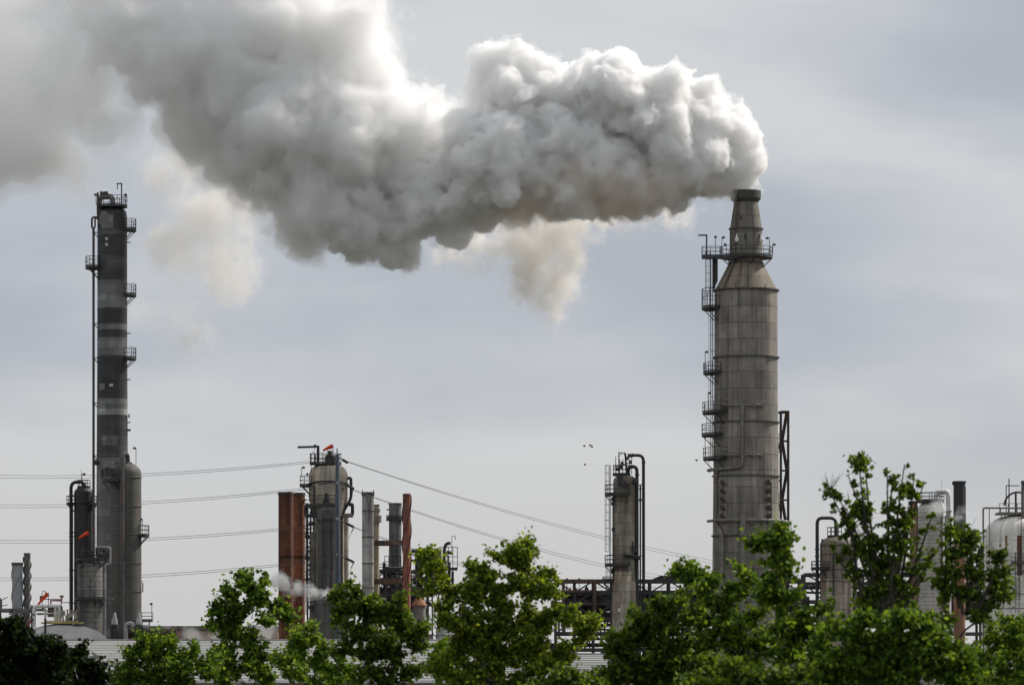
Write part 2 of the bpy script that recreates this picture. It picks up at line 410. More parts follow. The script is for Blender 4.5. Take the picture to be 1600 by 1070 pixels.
# ---------------------------------------------------------------- the smoking stack
def build_stack():
    f = F(700); cx, Y = f.X(1165.6), 700.0; s = f.s
    t = Thing('smoke_stack', 'tall grey brown stack with tapered neck pouring out thick smoke', 'smokestack', (cx, Y, 0))
    def Z(py): return f.Z(py)
    RB = 49.2 * s
    conc = shell_mat('stack_cladding', (0.2147, 0.1955, 0.1672), RB, 4.6, 2.55, 0.10, 0.42, 0.045, rust=0.08, rustcol=(0.13, 0.110, 0.088), streak=0.25, grime=0.22)
    cone = shell_mat('stack_cone_cladding', (0.1865, 0.1525, 0.1153), 3.8, 3.0, 4.6, 0.10, 0.5, 0.04, rust=0.20, rustcol=(0.125, 0.088, 0.060), streak=0.3)
    neck = shell_mat('stack_neck_cladding', (0.1695, 0.1537, 0.1266), 2.5, 2.9, 2.6, 0.10, 0.5, 0.045, rust=0.12, rustcol=(0.13, 0.10, 0.07), streak=0.28)
    rimm = shell_mat('stack_rim_plate', (0.0777, 0.0740, 0.0660), 2.4, 2.2, 3.0, 0.1, 0.6, 0.04, streak=0.2)
    mb = MB(); mb.lathe(cx, Y, [(53 * s, 0), (52.6 * s, Z(900)), (51 * s, Z(740)), (49.5 * s, Z(600)), (RB, Z(454))], 96); body = t.part('body', mb, conc)
    mb = MB(); mb.lathe(cx, Y, [(48.6 * s, Z(454) + 0.06), (26.5 * s, Z(411))], 80); t.part('cone', mb, cone)
    mb = MB(); mb.lathe(cx, Y, [(25.8 * s, Z(411) + 0.05), (25.4 * s, Z(358))], 64); t.part('neck', mb, neck)
    mb = MB(); mb.lathe(cx, Y, [(25.0 * s, Z(358) + 0.05), (18.3 * s, Z(314))], 64); t.part('spout', mb, neck)
    mb = MB(); mb.lathe(cx, Y, [(18.4 * s, Z(317)), (23.3 * s, Z(310.5)), (23.5 * s, Z(298.5)), (20.5 * s, Z(298.5)), (18 * s, Z(306))], 64); t.part('rim', mb, rimm)
    for py, r, w in ((454, 49.2, .3), (559, 49.4, .3), (660, 50.1, .28), (744, 51.1, .22), (837, 52.2, .22), (358, 25.4, .18), (411.5, 26.2, .15)):
        mb = MB(); mb.ring(cx, Y, r * s - .1, r * s + w, Z(py) - .1, Z(py) + .1, 80); t.part('stiffening_ring', mb, M['darkpipe'])
    def on(px, py, dr, rr=None):
        rr = (rr or RB) ; c = max(-1, min(1, (f.X(px) - cx) / (rr + dr))); a = -math.acos(c)
        return Vector((cx + (rr + dr) * math.cos(a), Y + (rr + dr) * math.sin(a), Z(py)))
    R6 = 50.3 * s
    def hug(x0, x1, py, dr, n=16, rr=R6): return [on(x0 + (x1 - x0) * i / n, py, dr, rr) for i in range(n + 1)]
    CP = M['concpipe']
    for py in (636, 713):                                        # spray headers round the front
        mb = MB(); mb.tube(hug(1121, 1189, py, .35), .17, 10)
        for px in (1176, 1189): mb.tube([on(px, py, -.1, R6), on(px, py, .6, R6)], .34, 12)
        for px in (1128, 1140, 1160): mb.box(on(px, py + 2, .15, R6), (.14, .5, .5))
        t.part('header_pipe', mb, CP)
    mb = MB(); mb.pipe([on(1157, 637, .35, R6), on(1157, 728, .38, R6), on(1150, 733, .38, R6), on(1133, 734, .4, R6), on(1118, 734.5, .5, R6), (f.X(1106), Y - .6, Z(735))], .24, .6)
    flanges(mb, [(on(1157, 668, .36, R6), (0, 0, 1)), (on(1157, 676, .36, R6), (0, 0, 1)), (on(1157, 718, .36, R6), (0, 0, 1)), ((f.X(1109), Y - .6, Z(735)), (1, 0, 0))], .24); t.part('downcomer_pipe', mb, CP)
    mb = MB(); mb.tube(hug(1115, 1217, 814, .45, 26, 51.6 * s), .26, 10); mb.tube([on(1115, 814, .45, 51.6 * s), (f.X(1105), Y - 1.0, Z(814.5))], [.26, .2], 10)
    mb.tube([on(1217, 814, .45, 51.6 * s), (f.X(1232), Y + 2, Z(814.5))], .26, 10)
    for px in (1128, 1172, 1200): mb.box(on(px, 817, .2, 51.6 * s), (.16, .6, .7))
    t.part('ring_header', mb, CP)
    mb = MB(); mb.pipe([on(1160, 800, -.1, 51.6 * s), on(1160, 800, .75, 51.6 * s), on(1158, 806, .75, 51.6 * s), on(1158, 1050, .75, 52.6 * s)], .42, .5)
    mb.tube([on(1158, 836, .75, 52 * s), on(1158, 839, .75, 52 * s)], .62, 12); mb.tube([on(1160, 800, .3, 51.6 * s), on(1160, 800, .9, 51.6 * s)], .42, 12); t.part('blowdown_pipe', mb, CP)
    mb = MB(); mb.pipe([on(1122, 733, .3, R6), on(1117.5, 740, .3, R6), on(1117.5, 818, .35, R6), on(1124, 832, .4, 52 * s), on(1126.5, 840, .4, 52 * s), on(1126.5, 1040, .4, 52 * s)], .36, .8); t.part('drain_pipe', mb, CP)
    for px in (1126, 1198):                                       # two columns of nozzles
        for k in range(5):
            py = 755 + k * 13; mb = MB(); mb.tube([on(px, py, -.1, R6), on(px, py, .55, R6)], .27, 12); mb.tube([on(px, py, .5, R6), on(px, py, .66, R6)], .36, 12)
            mb.bar(on(px, py + 3, .3, R6), on(px + 5, py + 4, .35, R6), .2); t.part('nozzle', mb, M['brown'])
    mb = MB(); mb.pipe([on(1197, 753, .4, R6), on(1203, 755, .4, R6), on(1203, 812, .45, R6)], .16, .5); flanges(mb, [(on(1203, 796, .45, R6), (0, 0, 1))], .2); t.part('riser_pipe', mb, CP)
    # platforms
    ring = platform(t, cx, Y, Z(401), 25.6 * s, 41.5 * s, 0, 360, 1.45, .075, n=28, th=.3, name='ring_platform')
    mb = MB(); mb.box((f.X(1111.5), Y - .5, Z(401) - .16), (3.0, 2.4, .34)); mb.box((f.X(1128), Y - 3.4, Z(401) - .45), (6.6, .12, .35)); t.part('landing', mb, M['dark'], ring)
    mb = MB(); x0, x1 = f.X(1096.5), f.X(1126); z = Z(401)
    rails(mb, [(x1, Y + .65, z), (x0 + .8, Y + .65, z), (x0, Y + .65, z), (x0, Y - .5, z), (x0, Y - 1.65, z), (x0 + 1.3, Y - 1.65, z), (x1, Y - 1.65, z)], 1.45, .08); t.part('railing', mb, M['dark'], ring)
    RL = 49.4 * s
    for py, w, a0, a1, h in ((481, 20, 148, 212, 2.9), (582, 17.5, 155, 215, 1.45), (644, 19, 158, 232, 1.5), (679, 20, 155, 222, 1.6), (716, 18, 158, 232, 1.6)):
        platform(t, cx, Y, Z(py), RL + .02, RL + w * s, a0, a1, h, .08, th=.3)
    ladder(t, (f.X(1106.5), Y - .9, Z(481)), (f.X(1106.5), Y - .9, Z(396)), (-.4, -1, 0), .55)
    mb = MB()
    for px in (1110.5, 1113.5): mb.tube([(f.X(px), Y - .4, Z(403)), (f.X(px), Y - .4, Z(720))], .075, 6)
    mb.bar((f.X(1107.5), Y - .3, Z(484)), (f.X(1107.5), Y - .3, Z(730)), .06)
    for k in range(9): py = 500 + k * 24; mb.bar((f.X(1109), Y - .4, Z(py)), (f.X(1120), Y - .4, Z(py)), .07)
    t.part('conduit', mb, M['dark'])
    mb = MB(); mb.tube([(f.X(1119), Y - 1.2, Z(402)), (f.X(1119), Y - 1.2, Z(440)), (f.X(1113), Y - 1.2, Z(452))], .2, 8)
    mb.tube([(f.X(1115.5), Y - 1, Z(402)), (f.X(1115.5), Y - 1, Z(452))], .16, 8); t.part('cable_tray', mb, M['dark'])
    mb = MB(); mb.tube([on(1152, 300, .2, 20 * s), on(1146.5, 330, .2, 21 * s), on(1146.5, 404, .25, 26 * s), on(1128, 452, .3, 47 * s)], .09, 6); t.part('lightning_cable', mb, M['concpipe'])
    davit(t, (f.X(1103.5), Y - 1.4, Z(401)), 3.2, 1.3, -1, .22)
    for px, h, dx in ((1117, 2.9, .0), (1127, 2.8, .25), (1201, 2.7, -.35), (1206, 1.7, .25), (1134, 1.7, -.2)): lamp(t, (f.X(px), Y - 2.2, Z(401)), h, dx)
    for px, py, h in ((1101.5, 582, 3.2), (1106, 644, 3.0), (1104, 679, 3.2), (1101.5, 716, 3.4)): lamp(t, (f.X(px), Y - .9, Z(py)), h, .25)
    for px in (1150, 1188.5):                                     # white pear-shaped aviation lamps
        p = on(px, 375, .3, 25.5 * s); mb = MB(); mb.lathe(p.x, p.y, [(.06, p.z + .75), (.12, p.z + .4), (.3, p.z), (.34, p.z - .25), (.22, p.z - .55), (.05, p.z - .62)][::-1], 14); t.part('aviation_lamp', mb, M['lens'])
    for px, py in ((1163, 372), (1185, 372), (1152, 335), (1156, 342)): mb = MB(); mb.box(on(px, py, .1, 24 * s), (.25, .3, .9 if py > 360 else .4)); t.part('inspection_hatch', mb, M['dark'])
    for px in (1147, 1165, 1195): mb = MB(); mb.bar(on(px, 453, .1), on(px, 446, -.3), .1); t.part('lifting_lug', mb, M['dark'])
build_stack()

def build_stair_tower():
    f = F(706); Y = 706.0; t = Thing('stair_tower', 'narrow rusty brown lattice stair tower against right side of the smoking stack', 'stair tower', (f.X(1226), Y, 0))
    x0, x1 = f.X(1220), f.X(1231.5); zt = f.Z(643); d = .9
    for x in (x0, x1):
        for y in (Y - d, Y + d): mb = MB(); mb.bar((x, y, 0), (x, y, zt), .28); t.part('post', mb, M['brown'])
    levels = [643 + 46 * k for k in range(8)]; mb = MB()
    for i, py in enumerate(levels):
        z = f.Z(py)
        for y in (Y - d, Y + d): mb.bar((x0, y, z), (x1, y, z), .2)
        for x in (x0, x1): mb.bar((x, Y - d, z), (x, Y + d, z), .2)
        z2 = f.Z(py + 46)
        a, b = (x0, x1) if i % 2 else (x1, x0)
        for y in (Y - d, Y + d): mb.bar((a, y, z), (b, y, z2), .14)
        mb.bar((x0, Y - d, z2), (x0, Y + d, z), .12); mb.bar((x1, Y - d, z), (x1, Y + d, z2), .12)
        if i:
            xs = f.X(1213); pl = MB(); pl.box(((xs + x0) / 2, Y, z - .9), (x0 - xs, 2.0, .7 if i % 2 else .2)); t.part('landing', pl, M['brown']); mb.bar((xs, Y - .8, z - 2.4), (x0, Y - .8, z - 1), .14)
            if i % 2: rl = MB(); rails(rl, [(xs, Y - 1, z - .5), ((xs + x0) / 2, Y - 1, z - .5), (x0, Y - 1, z - .5)], 1.6, .08, .3); t.part('railing', rl, M['dark'])
    mb.bar((f.X(1213), Y, zt - .15), (x1 + .2, Y, zt - .15), .34)
    t.part('bracing', mb, M['brown'])
    for i in range(7):
        st = MB(); a, b = (x0 + .2, x1 - .2) if i % 2 else (x1 - .2, x0 + .2); z, z2 = f.Z(levels[i]), f.Z(levels[i + 1]); st.bar((a, Y, z), (b, Y, z2), .12, .5); t.part('stair_flight', st, M['brown'])
build_stair_tower()

# ---------------------------------------------------------------- the left group of columns
def build_tall_column():
    f = F(700); Y = 700.0; cx = f.X(175.4); s = f.s; Z = f.Z; RB = 23.2 * s
    t = Thing('distillation_column', 'tallest dark slim column patched with pale and dark cladding bands', 'column', (cx, Y, 0))
    bl = [(1090, 4.06), (985, 3.62), (718, 1.50), (696, 1.05), (650, 7.54), (640, 3.48), (626, 0.80), (600, 0.65), (558, 3.92), (531, 0.60), (518, 3.04), (507, 0.55), (484, 4.93), (466, 3.48), (441, 0.80), (428, 1.00), (412, 1.30), (402, 0.65), (370, 1.50), (362, 0.80), (300, 0.75)]
    bands = [(max(Z(p), 0), v) for p, v in bl]
    sm = shell_mat('patched_cladding', (0.0426, 0.0425, 0.0415), RB, 3.2, 1.25, 0.16, 0.6, 0.03, streak=.18, bands=bands, rough=.5, grime=.18, fine=(1.6, .62, .02, .8))
    mb = MB(); mb.lathe(cx, Y, [(24.6 * s, 0), (24.4 * s, Z(720)), (23.4 * s, Z(560)), (RB, Z(338)), (22 * s, Z(331)), (17 * s, Z(326)), (8 * s, Z(323))], 64); t.part('shell', mb, sm)
    pale = shell_mat('pale_patch', (0.1633, 0.1624, 0.1615), RB, 1.2, 1.0, .12, .6, .03, rough=.5)
    def patch(x0, x1, y0, y1, m=pale, d=.035, nm='cladding_patch'):
        mb = MB(); a0 = -math.degrees(math.acos((f.X(x0) - cx) / (RB + .1))); a1 = -math.degrees(math.acos((f.X(x1) - cx) / (RB + .1)))
        k = 1 + (.35 / 24) * max(0, (y0 - 338) / 380) ; mb.arc(cx, Y, RB * 1.0 + (.12 if y0 > 560 else .0) - .06, RB + d + (.13 if y0 > 560 else (.05 if y0 > 440 else 0)), Z(y1), Z(y0), a0, a1, 10); t.part(nm, mb, m)
    patch(154.5, 179, 337, 352); patch(159.5, 179, 352, 359); patch(159, 169, 332.5, 336.5)
    lt = pmat('light_plate', (.42, .43, .44), .5, .1)
    patch(166, 170.5, 373, 377.5, lt, .05); patch(166, 170.5, 382, 386.5, lt, .05); patch(173, 179, 601, 605.5, lt, .05); patch(157, 166, 600, 611, pale, .04); patch(161, 186, 682, 697, pale, .04)
    rings(t, cx, Y, [Z(p) for p in (441, 484, 558, 530, 640, 402)], RB, .05, .1, M['darkpipe'])
    platform(t, cx, Y, Z(322), .5, 23.5 * s, 0, 360, 1.5, .085, n=22, th=.25, name='top_platform', brace=False)
    mb = MB()
    for a in (-150, -90, -30, 30, 90, 150): c, d = math.cos(R(a)), math.sin(R(a)); mb.bar((cx + 1.9 * c, Y + 1.9 * d, Z(331)), (cx + 1.9 * c, Y + 1.9 * d, Z(323)), .16)
    t.part('platform_leg', mb, M['dark'])
    mb = MB(); g = M['concpipe']
    pts = fillet([(f.X(176), Y, Z(322)), (f.X(176), Y, Z(307)), (f.X(155), Y, Z(307)), (f.X(155), Y, Z(335))], 1.0); mb.tube(pts, .42, 14); t.part('overhead_pipe', mb, g)
    mb = MB(); mb.tube([(f.X(154), Y - 1.2, Z(302)), (f.X(154), Y - 1.2, Z(345))], .16, 8); t.part('vent_pipe', mb, M['darkpipe'])
    mb = MB(); mb.box((f.X(165), Y, Z(302)), (.75, .6, .5)); mb.bar((f.X(157), Y, Z(302)), (f.X(162), Y, Z(302)), .25); mb.box((f.X(158), Y, Z(302)), (.3, .5, .6)); mb.bar((f.X(163), Y, Z(303)), (f.X(163), Y, Z(308)), .2); mb.bar((f.X(167), Y, Z(303)), (f.X(167), Y, Z(308)), .2); t.part('relief_valve', mb, M['dark'])
    davit(t, (f.X(191), Y - 1.2, Z(322)), 3.35, .75, -1, .18, hook=.85)
    for px in (151, 197): lamp(t, (f.X(px), Y - 1, Z(322)), 1.7, -.1 if px < 170 else .0)
    # left transfer line with loop
    mb = MB(); x = f.X(146.6)
    mb.tube([(x, Y - .5, Z(358)), (x, Y - .5, 0)], .2, 10); mb.tube(fillet([(f.X(153), Y - .5, Z(340)), (f.X(144), Y - .5, Z(340)), (f.X(144), Y - .5, Z(355)), (x, Y - .5, Z(359))], .5), .17, 10)
    mb.tube(fillet([(f.X(153), Y - .5, Z(341)), (f.X(149), Y - .5, Z(342)), (f.X(149), Y - .5, Z(355)), (x, Y - .5, Z(359))], .3), .14, 10); t.part('transfer_line', mb, M['darkpipe'])
    for py in (364, 428, 506, 630, 712, 560): mb = MB(); mb.bar((f.X(144.5), Y - .5, Z(py)), (f.X(153), Y - .5, Z(py)), .14); mb.bar((f.X(147), Y - .5, Z(py)), (f.X(153), Y - .5, Z(py + 7)), .13); t.part('pipe_bracket', mb, M['dark'])
    for py in (379, 521, 593, 660): mb = MB(); mb.bar((f.X(197), Y - .3, Z(py)), (f.X(204), Y - .3, Z(py)), .16); t.part('step_bracket', mb, M['dark'])
    for py in (358, 460, 559): platform(t, cx, Y, Z(py), RB + .02, RB + 1.45, -32, 32, 1.5, .085, th=.35)
    platform(t, cx, Y, Z(417), RB + .02, RB + 1.9, 140, 218, 1.5, .085, th=.35)
    mb = MB(); mb.tube([(f.X(201), Y - .4, Z(650)), (f.X(203), Y - .4, Z(650))], .3, 10); mb.box((f.X(202), Y - .4, Z(672)), (.5, .5, .3)); mb.tube([(f.X(150), Y - 1.6, Z(723)), (f.X(154), Y - 1.6, Z(723))], .45, 14); t.part('nozzle', mb, M['brown'])
build_tall_column()

def build_squat_column():
    f = F(693); Y = 693.0; cx = f.X(196.6); s = f.s; Z = f.Z; RB = 24.2 * s
    t = Thing('absorber_column', 'thick dull grey brown column with a pale riser up its front, right of the tallest column', 'column', (cx, Y, 0))
    sm = shell_mat('dull_cladding', (0.0840, 0.0785, 0.0703), RB, 5.2, 4.4, .06, .75, .04, rust=.10, rustcol=(.12, .07, .05), streak=.16, grime=.15)
    mb = MB(); mb.lathe(cx, Y, [(RB * 1.02, 0), (RB, Z(740))] + [(RB * math.cos(a), Z(740) + 1.75 * math.sin(a)) for a in [.2, .45, .7, .95, 1.2, 1.45]], 64); t.part('shell', mb, sm)
    rings(t, cx, Y, [Z(p) for p in (746, 791, 835, 880, 924, 968)], RB, .1, .13, M['grey'])
    mb = MB(); mb.pipe([(f.X(200), Y - .5, Z(722)), (f.X(200), Y - .8, Z(711)), (f.X(193.3), Y - RB - .3, Z(709)), (f.X(193.3), Y - RB - .3, Z(960)), (f.X(193), Y - RB - .4, 0)], .36, 1.0); t.part('riser_pipe', mb, M['darkpipe'])
    p = platform(t, cx, Y, Z(751), RB + .02, RB + 1.3, -190, -105, 1.7, .08, th=.25)
    mb = MB()
    for px in (163, 171, 178): mb.box((f.X(px), Y - 2.6, Z(740)), (.5, .5, 1.1))
    for px, py in ((166, 733), (175, 737), (182, 726)): mb.bar((f.X(px), Y - 2.5, Z(py)), (f.X(px + 7), Y - 2.5, Z(py - 2)), .2)
    t.part('valve_cluster', mb, M['dark'])
    platform(t, cx, Y, Z(836), RB + .02, RB + 1.25, -30, 30, 1.5, .08, th=.3)
    mb = MB(); 
    for py in (908, 924): mb.bar((f.X(221), Y - .3, Z(py)), (f.X(223.5), Y - .3, Z(py)), .1)
    mb.bar((f.X(223.3), Y - .3, Z(924)), (f.X(223.3), Y - .3, Z(910)), .16); t.part('hand_grip', mb, M['dark'])
    lamp(t, (f.X(213), Y - .6, Z(726)), 2.6, -.25); lamp(t, (f.X(223), Y - .4, Z(835)), 2.4, -.25)
    mb = MB(); mb.tube([(f.X(197), Y - 2, Z(757)), (f.X(197), Y - 2, Z(764))], .2, 8); mb.tube([(f.X(188), Y - 2, Z(757)), (f.X(188), Y - 2, Z(764))], .2, 8)
    for k in range(8): mb.bar((f.X(212), Y - RB * .62, Z(756 + k * 27)), (f.X(220), Y - RB * .3, Z(756 + k * 27)), .08)
    t.part('nozzle', mb, M['dark'])
    mb = MB(); mb.bar((f.X(202), Y, Z(724)), (f.X(212), Y, Z(728)), .2); mb.tube([(f.X(204), Y, Z(722)), (f.X(204), Y, Z(728))], .25, 8); t.part('top_nozzle', mb, M['dark'])
    # base landing at the right
    x0, x1 = f.X(222), f.X(239); z = Z(969); mb = MB(); mb.box(((x0 + x1) / 2, Y - 1, z - .12), (x1 - x0, 1.8, .24)); mb.bar((f.X(234), Y - 1, z), (f.X(234), Y - 1, 0), .18); mb.bar((f.X(223), Y - 1, z), (f.X(223), Y - 1, 0), .18); q = t.part('base_landing', mb, M['grey'])
    mb = MB(); rails(mb, [(x0, Y - 1.9, z), ((x0 + x1) / 2, Y - 1.9, z), (x1, Y - 1.9, z), (x1, Y - .1, z), (x0, Y - .1, z)], 1.2, .07); t.part('railing', mb, M['grey'], q)
    lamp(t, (f.X(238), Y - 1, z), 2.6, -.1)
build_squat_column()

def build_pumps():
    f = F(688); Y = 688.0
    for px in (179, 217):
        t = Thing('pump_motor', 'pale upright pump motor on dark base ' + ('left of the riser at the thick column foot' if px < 200 else 'right of the riser at the thick column foot'), 'pump', (f.X(px), Y, 0), 'pumps at the foot of the thick column')
        mb = MB(); mb.lathe(f.X(px), Y, [(.5, f.Z(975)), (.45, f.Z(968)), (.3, f.Z(964)), (.22, f.Z(958)), (.08, f.Z(956))], 14); t.part('motor', mb, M['lgrey'])
        mb = MB(); mb.lathe(f.X(px), Y, [(.7, 0), (.7, f.Z(976)), (.4, f.Z(975))], 12); t.part('base', mb, M['dark'])
    mb = MB(); mb.pipe([(f.X(196), Y, 0), (f.X(196), Y, f.Z(974)), (f.X(207), Y, f.Z(974)), (f.X(207), Y, f.Z(978)), (f.X(232), Y, f.Z(979))], .35, .8)
    single('suction_pipe', mb, M['lgrey'], (f.X(196), Y, 0), 'pale bent pipe rising from behind the shed roof beside the thick column', 'pipe')
    mb = MB(); mb.tube([(f.X(200), Y + 3, f.Z(987)), (f.X(270), Y + 3, f.Z(988))], .75, 14); mb.tube([(f.X(270), Y + 3, f.Z(988)), (f.X(274), Y + 3, f.Z(988))], .95, 14)
    mb.box((f.X(232), Y + 3, f.Z(994) - 3), (.6, .6, 6)); mb.box((f.X(262), Y + 3, f.Z(994) - 3), (.6, .6, 6))
    single('heat_exchanger', mb, M['brown'], (f.X(235), Y + 3, 0), 'rusty brown horizontal exchanger lying behind the shed roof', 'heat exchanger')
build_pumps()

def build_dark_column():
    f = F(703); Y = 703.0; cx = f.X(131); s = f.s; Z = f.Z; RB = 15.3 * s
    t = Thing('stripper_column', 'blackish column with a bent overhead pipe, left of the tallest column', 'column', (cx, Y, 0))
    sm = shell_mat('sooty_cladding', (0.0233, 0.0227, 0.0209), RB, 3.4, 3.0, .12, .7, .04, streak=.3, grime=.25, rough=.6)
    mb = MB(); mb.lathe(cx, Y, [(RB, 0)] + dome(RB, Z(770), 1.0), 48); t.part('shell', mb, sm)
    mb = MB(); mb.pipe([(f.X(131), Y, Z(762)), (f.X(131), Y, Z(753)), (f.X(111.5), Y - .5, Z(753)), (f.X(111.5), Y - .5, 0)], .27, 1.1); t.part('overhead_pipe', mb, M['black'])
    platform(t, cx, Y, Z(761), .3, 10.5 * s, 0, 360, 1.1, .08, n=14, brace=False, name='top_platform')
    platform(t, cx, Y, Z(787), RB + .02, RB + 1.2, 150, 212, 1.2, .08); platform(t, cx, Y, Z(787), RB + .02, RB + .6, -30, 30, 1.2, .08)
    lamp(t, (f.X(128), Y, Z(761)), 2.1, .35); mb = MB(); mb.bar((f.X(127), Y, Z(761)), (f.X(127), Y, Z(733)), .05); t.part('antenna', mb, M['dark'])
    ladder(t, (f.X(114.5), Y - .8, Z(960)), (f.X(114.5), Y - .8, Z(787)), (-1, -.3, 0), .4, cage=False)
    ladder(t, (f.X(149.5), Y - .8, Z(960)), (f.X(149.5), Y - .8, Z(787)), (1, -.3, 0), .4, cage=False)
    mb = MB()
    for py in (774, 832, 838, 891, 942): mb.bar((f.X(108), Y - .5, Z(py)), (f.X(117), Y - .5, Z(py)), .16)
    mb.arc(cx, Y, RB - .02, RB + .2, Z(786), Z(784), -120, -50); t.part('pipe_bracket', mb, M['dark'])
build_dark_column()

def build_front_column():
    f = F(685); Y = 685.0; cx = f.X(143.5); s = f.s; Z = f.Z; RB = 16.3 * s
    t = Thing('wash_column', 'short pale grey column with pipework crown in front of the blackish column', 'column', (cx, Y, 0))
    sm = shell_mat('pale_cladding', (0.1828, 0.1737, 0.1542), RB, 5.0, .78, .06, .55, .05, rust=.05, streak=.18, grime=.15)
    mb = MB(); mb.lathe(cx, Y, [(RB * 1.02, 0), (RB, Z(884)), (RB * .9, Z(879)), (RB * .6, Z(877))], 48); t.part('shell', mb, sm)
    platform(t, cx, Y, Z(873), RB * .6, 25 * s, 0, 360, 1.2, .08, n=18, th=.25, name='top_platform')
    mb = MB(); rg = random.Random(4)
    for k in range(15):
        px = 121 + k * 3.4; h = rg.uniform(.6, 1.7); mb.tube([(f.X(px), Y - rg.uniform(-1, 2), Z(873)), (f.X(px), Y - 1, Z(873) + h)], .1, 6)
        if k % 2: mb.box((f.X(px), Y - 1, Z(873) + h), (.35, .3, .3))
    mb.bar((f.X(120), Y - 1.5, Z(868)), (f.X(166), Y - 1.5, Z(868)), .12); mb.bar((f.X(122), Y - 1.2, Z(863)), (f.X(150), Y - 1.2, Z(863)), .1); t.part('valve_cluster', mb, M['dark'])
    p = platform(t, cx, Y, Z(935), RB + .02, RB + 1.0, -200, 20, 1.25, .075, th=.2)
    mb = MB(); mb.box((f.X(169), Y - .3, Z(935)), (1.6, 1.2, .25)); t.part('landing', mb, M['grey'], p)
    mb = MB(); mb.pipe([(f.X(152), Y - 1.2, Z(857)), (f.X(152), Y - 1.2, Z(855)), (f.X(173.5), Y - 1.2, Z(855)), (f.X(173.5), Y - 1.2, Z(882)), (f.X(165.5), Y - 1.2, Z(882)), (f.X(165.5), Y - 1.2, 0)], .14, .35); t.part('white_line', mb, M['lgrey'])
    mb = MB(); mb.pipe([(f.X(130), Y - 1, Z(883)), (f.X(125), Y - 1, Z(884)), (f.X(125), Y - 1, 0)], .3, .5); t.part('downcomer_pipe', mb, M['grey'])
    rails_mb = MB(); rails(rails_mb, [(f.X(155), Y - .6, Z(868)), (f.X(163), Y - .6, Z(868)), (f.X(173), Y - .6, Z(868))], 1.3, .08); rails_mb.box((f.X(164), Y - .6, Z(869)), (2.0, 1.0, .2)); t.part('side_landing', rails_mb, M['dark'])
    mb = MB()
    for px, py in ((143, 904), (141, 916), (138, 955)): a = -math.acos((f.X(px) - cx) / RB); mb.box((cx + RB * math.cos(a), Y + RB * math.sin(a), Z(py)), (.25, .2, .2))
    mb.bar((f.X(143), Y - RB - .06, Z(904)), (f.X(143), Y - RB - .06, Z(935)), .07); t.part('gauge', mb, M['dark'])
    ladder(t, (f.X(133), Y - RB - .3, Z(1000)), (f.X(133), Y - RB - .3, Z(935)), (0, -1, 0), .4)
build_front_column()

def sock(f, px, py, L, ang, rad, label, Y, pole=None):
    p = Vector((f.X(px), Y, f.Z(py))); d = Vector((-math.cos(R(ang)), .15, math.sin(R(ang)))).normalized()
    t = Thing('windsock', label, 'windsock', p - Vector((0, 0, (pole or 1.5))), 'orange windsocks')
    n = 7; pts = [p + d * L * i / n + Vector((0, 0, -.12 * L * (i / n) ** 2)) for i in range(n + 1)]
    mb = MB(); mb.tube(pts, [rad * (1 - .62 * i / n) * (1 + .06 * (-1) ** i) for i in range(n + 1)], 12, caps=False); sk = t.part('sock', mb, M['orange'])
    mb = MB(); mb.bar(p + Vector((.1, 0, -(pole or 1.5))), p + Vector((.1, 0, .2)), .09); t.part('pole', mb, M['dark'])

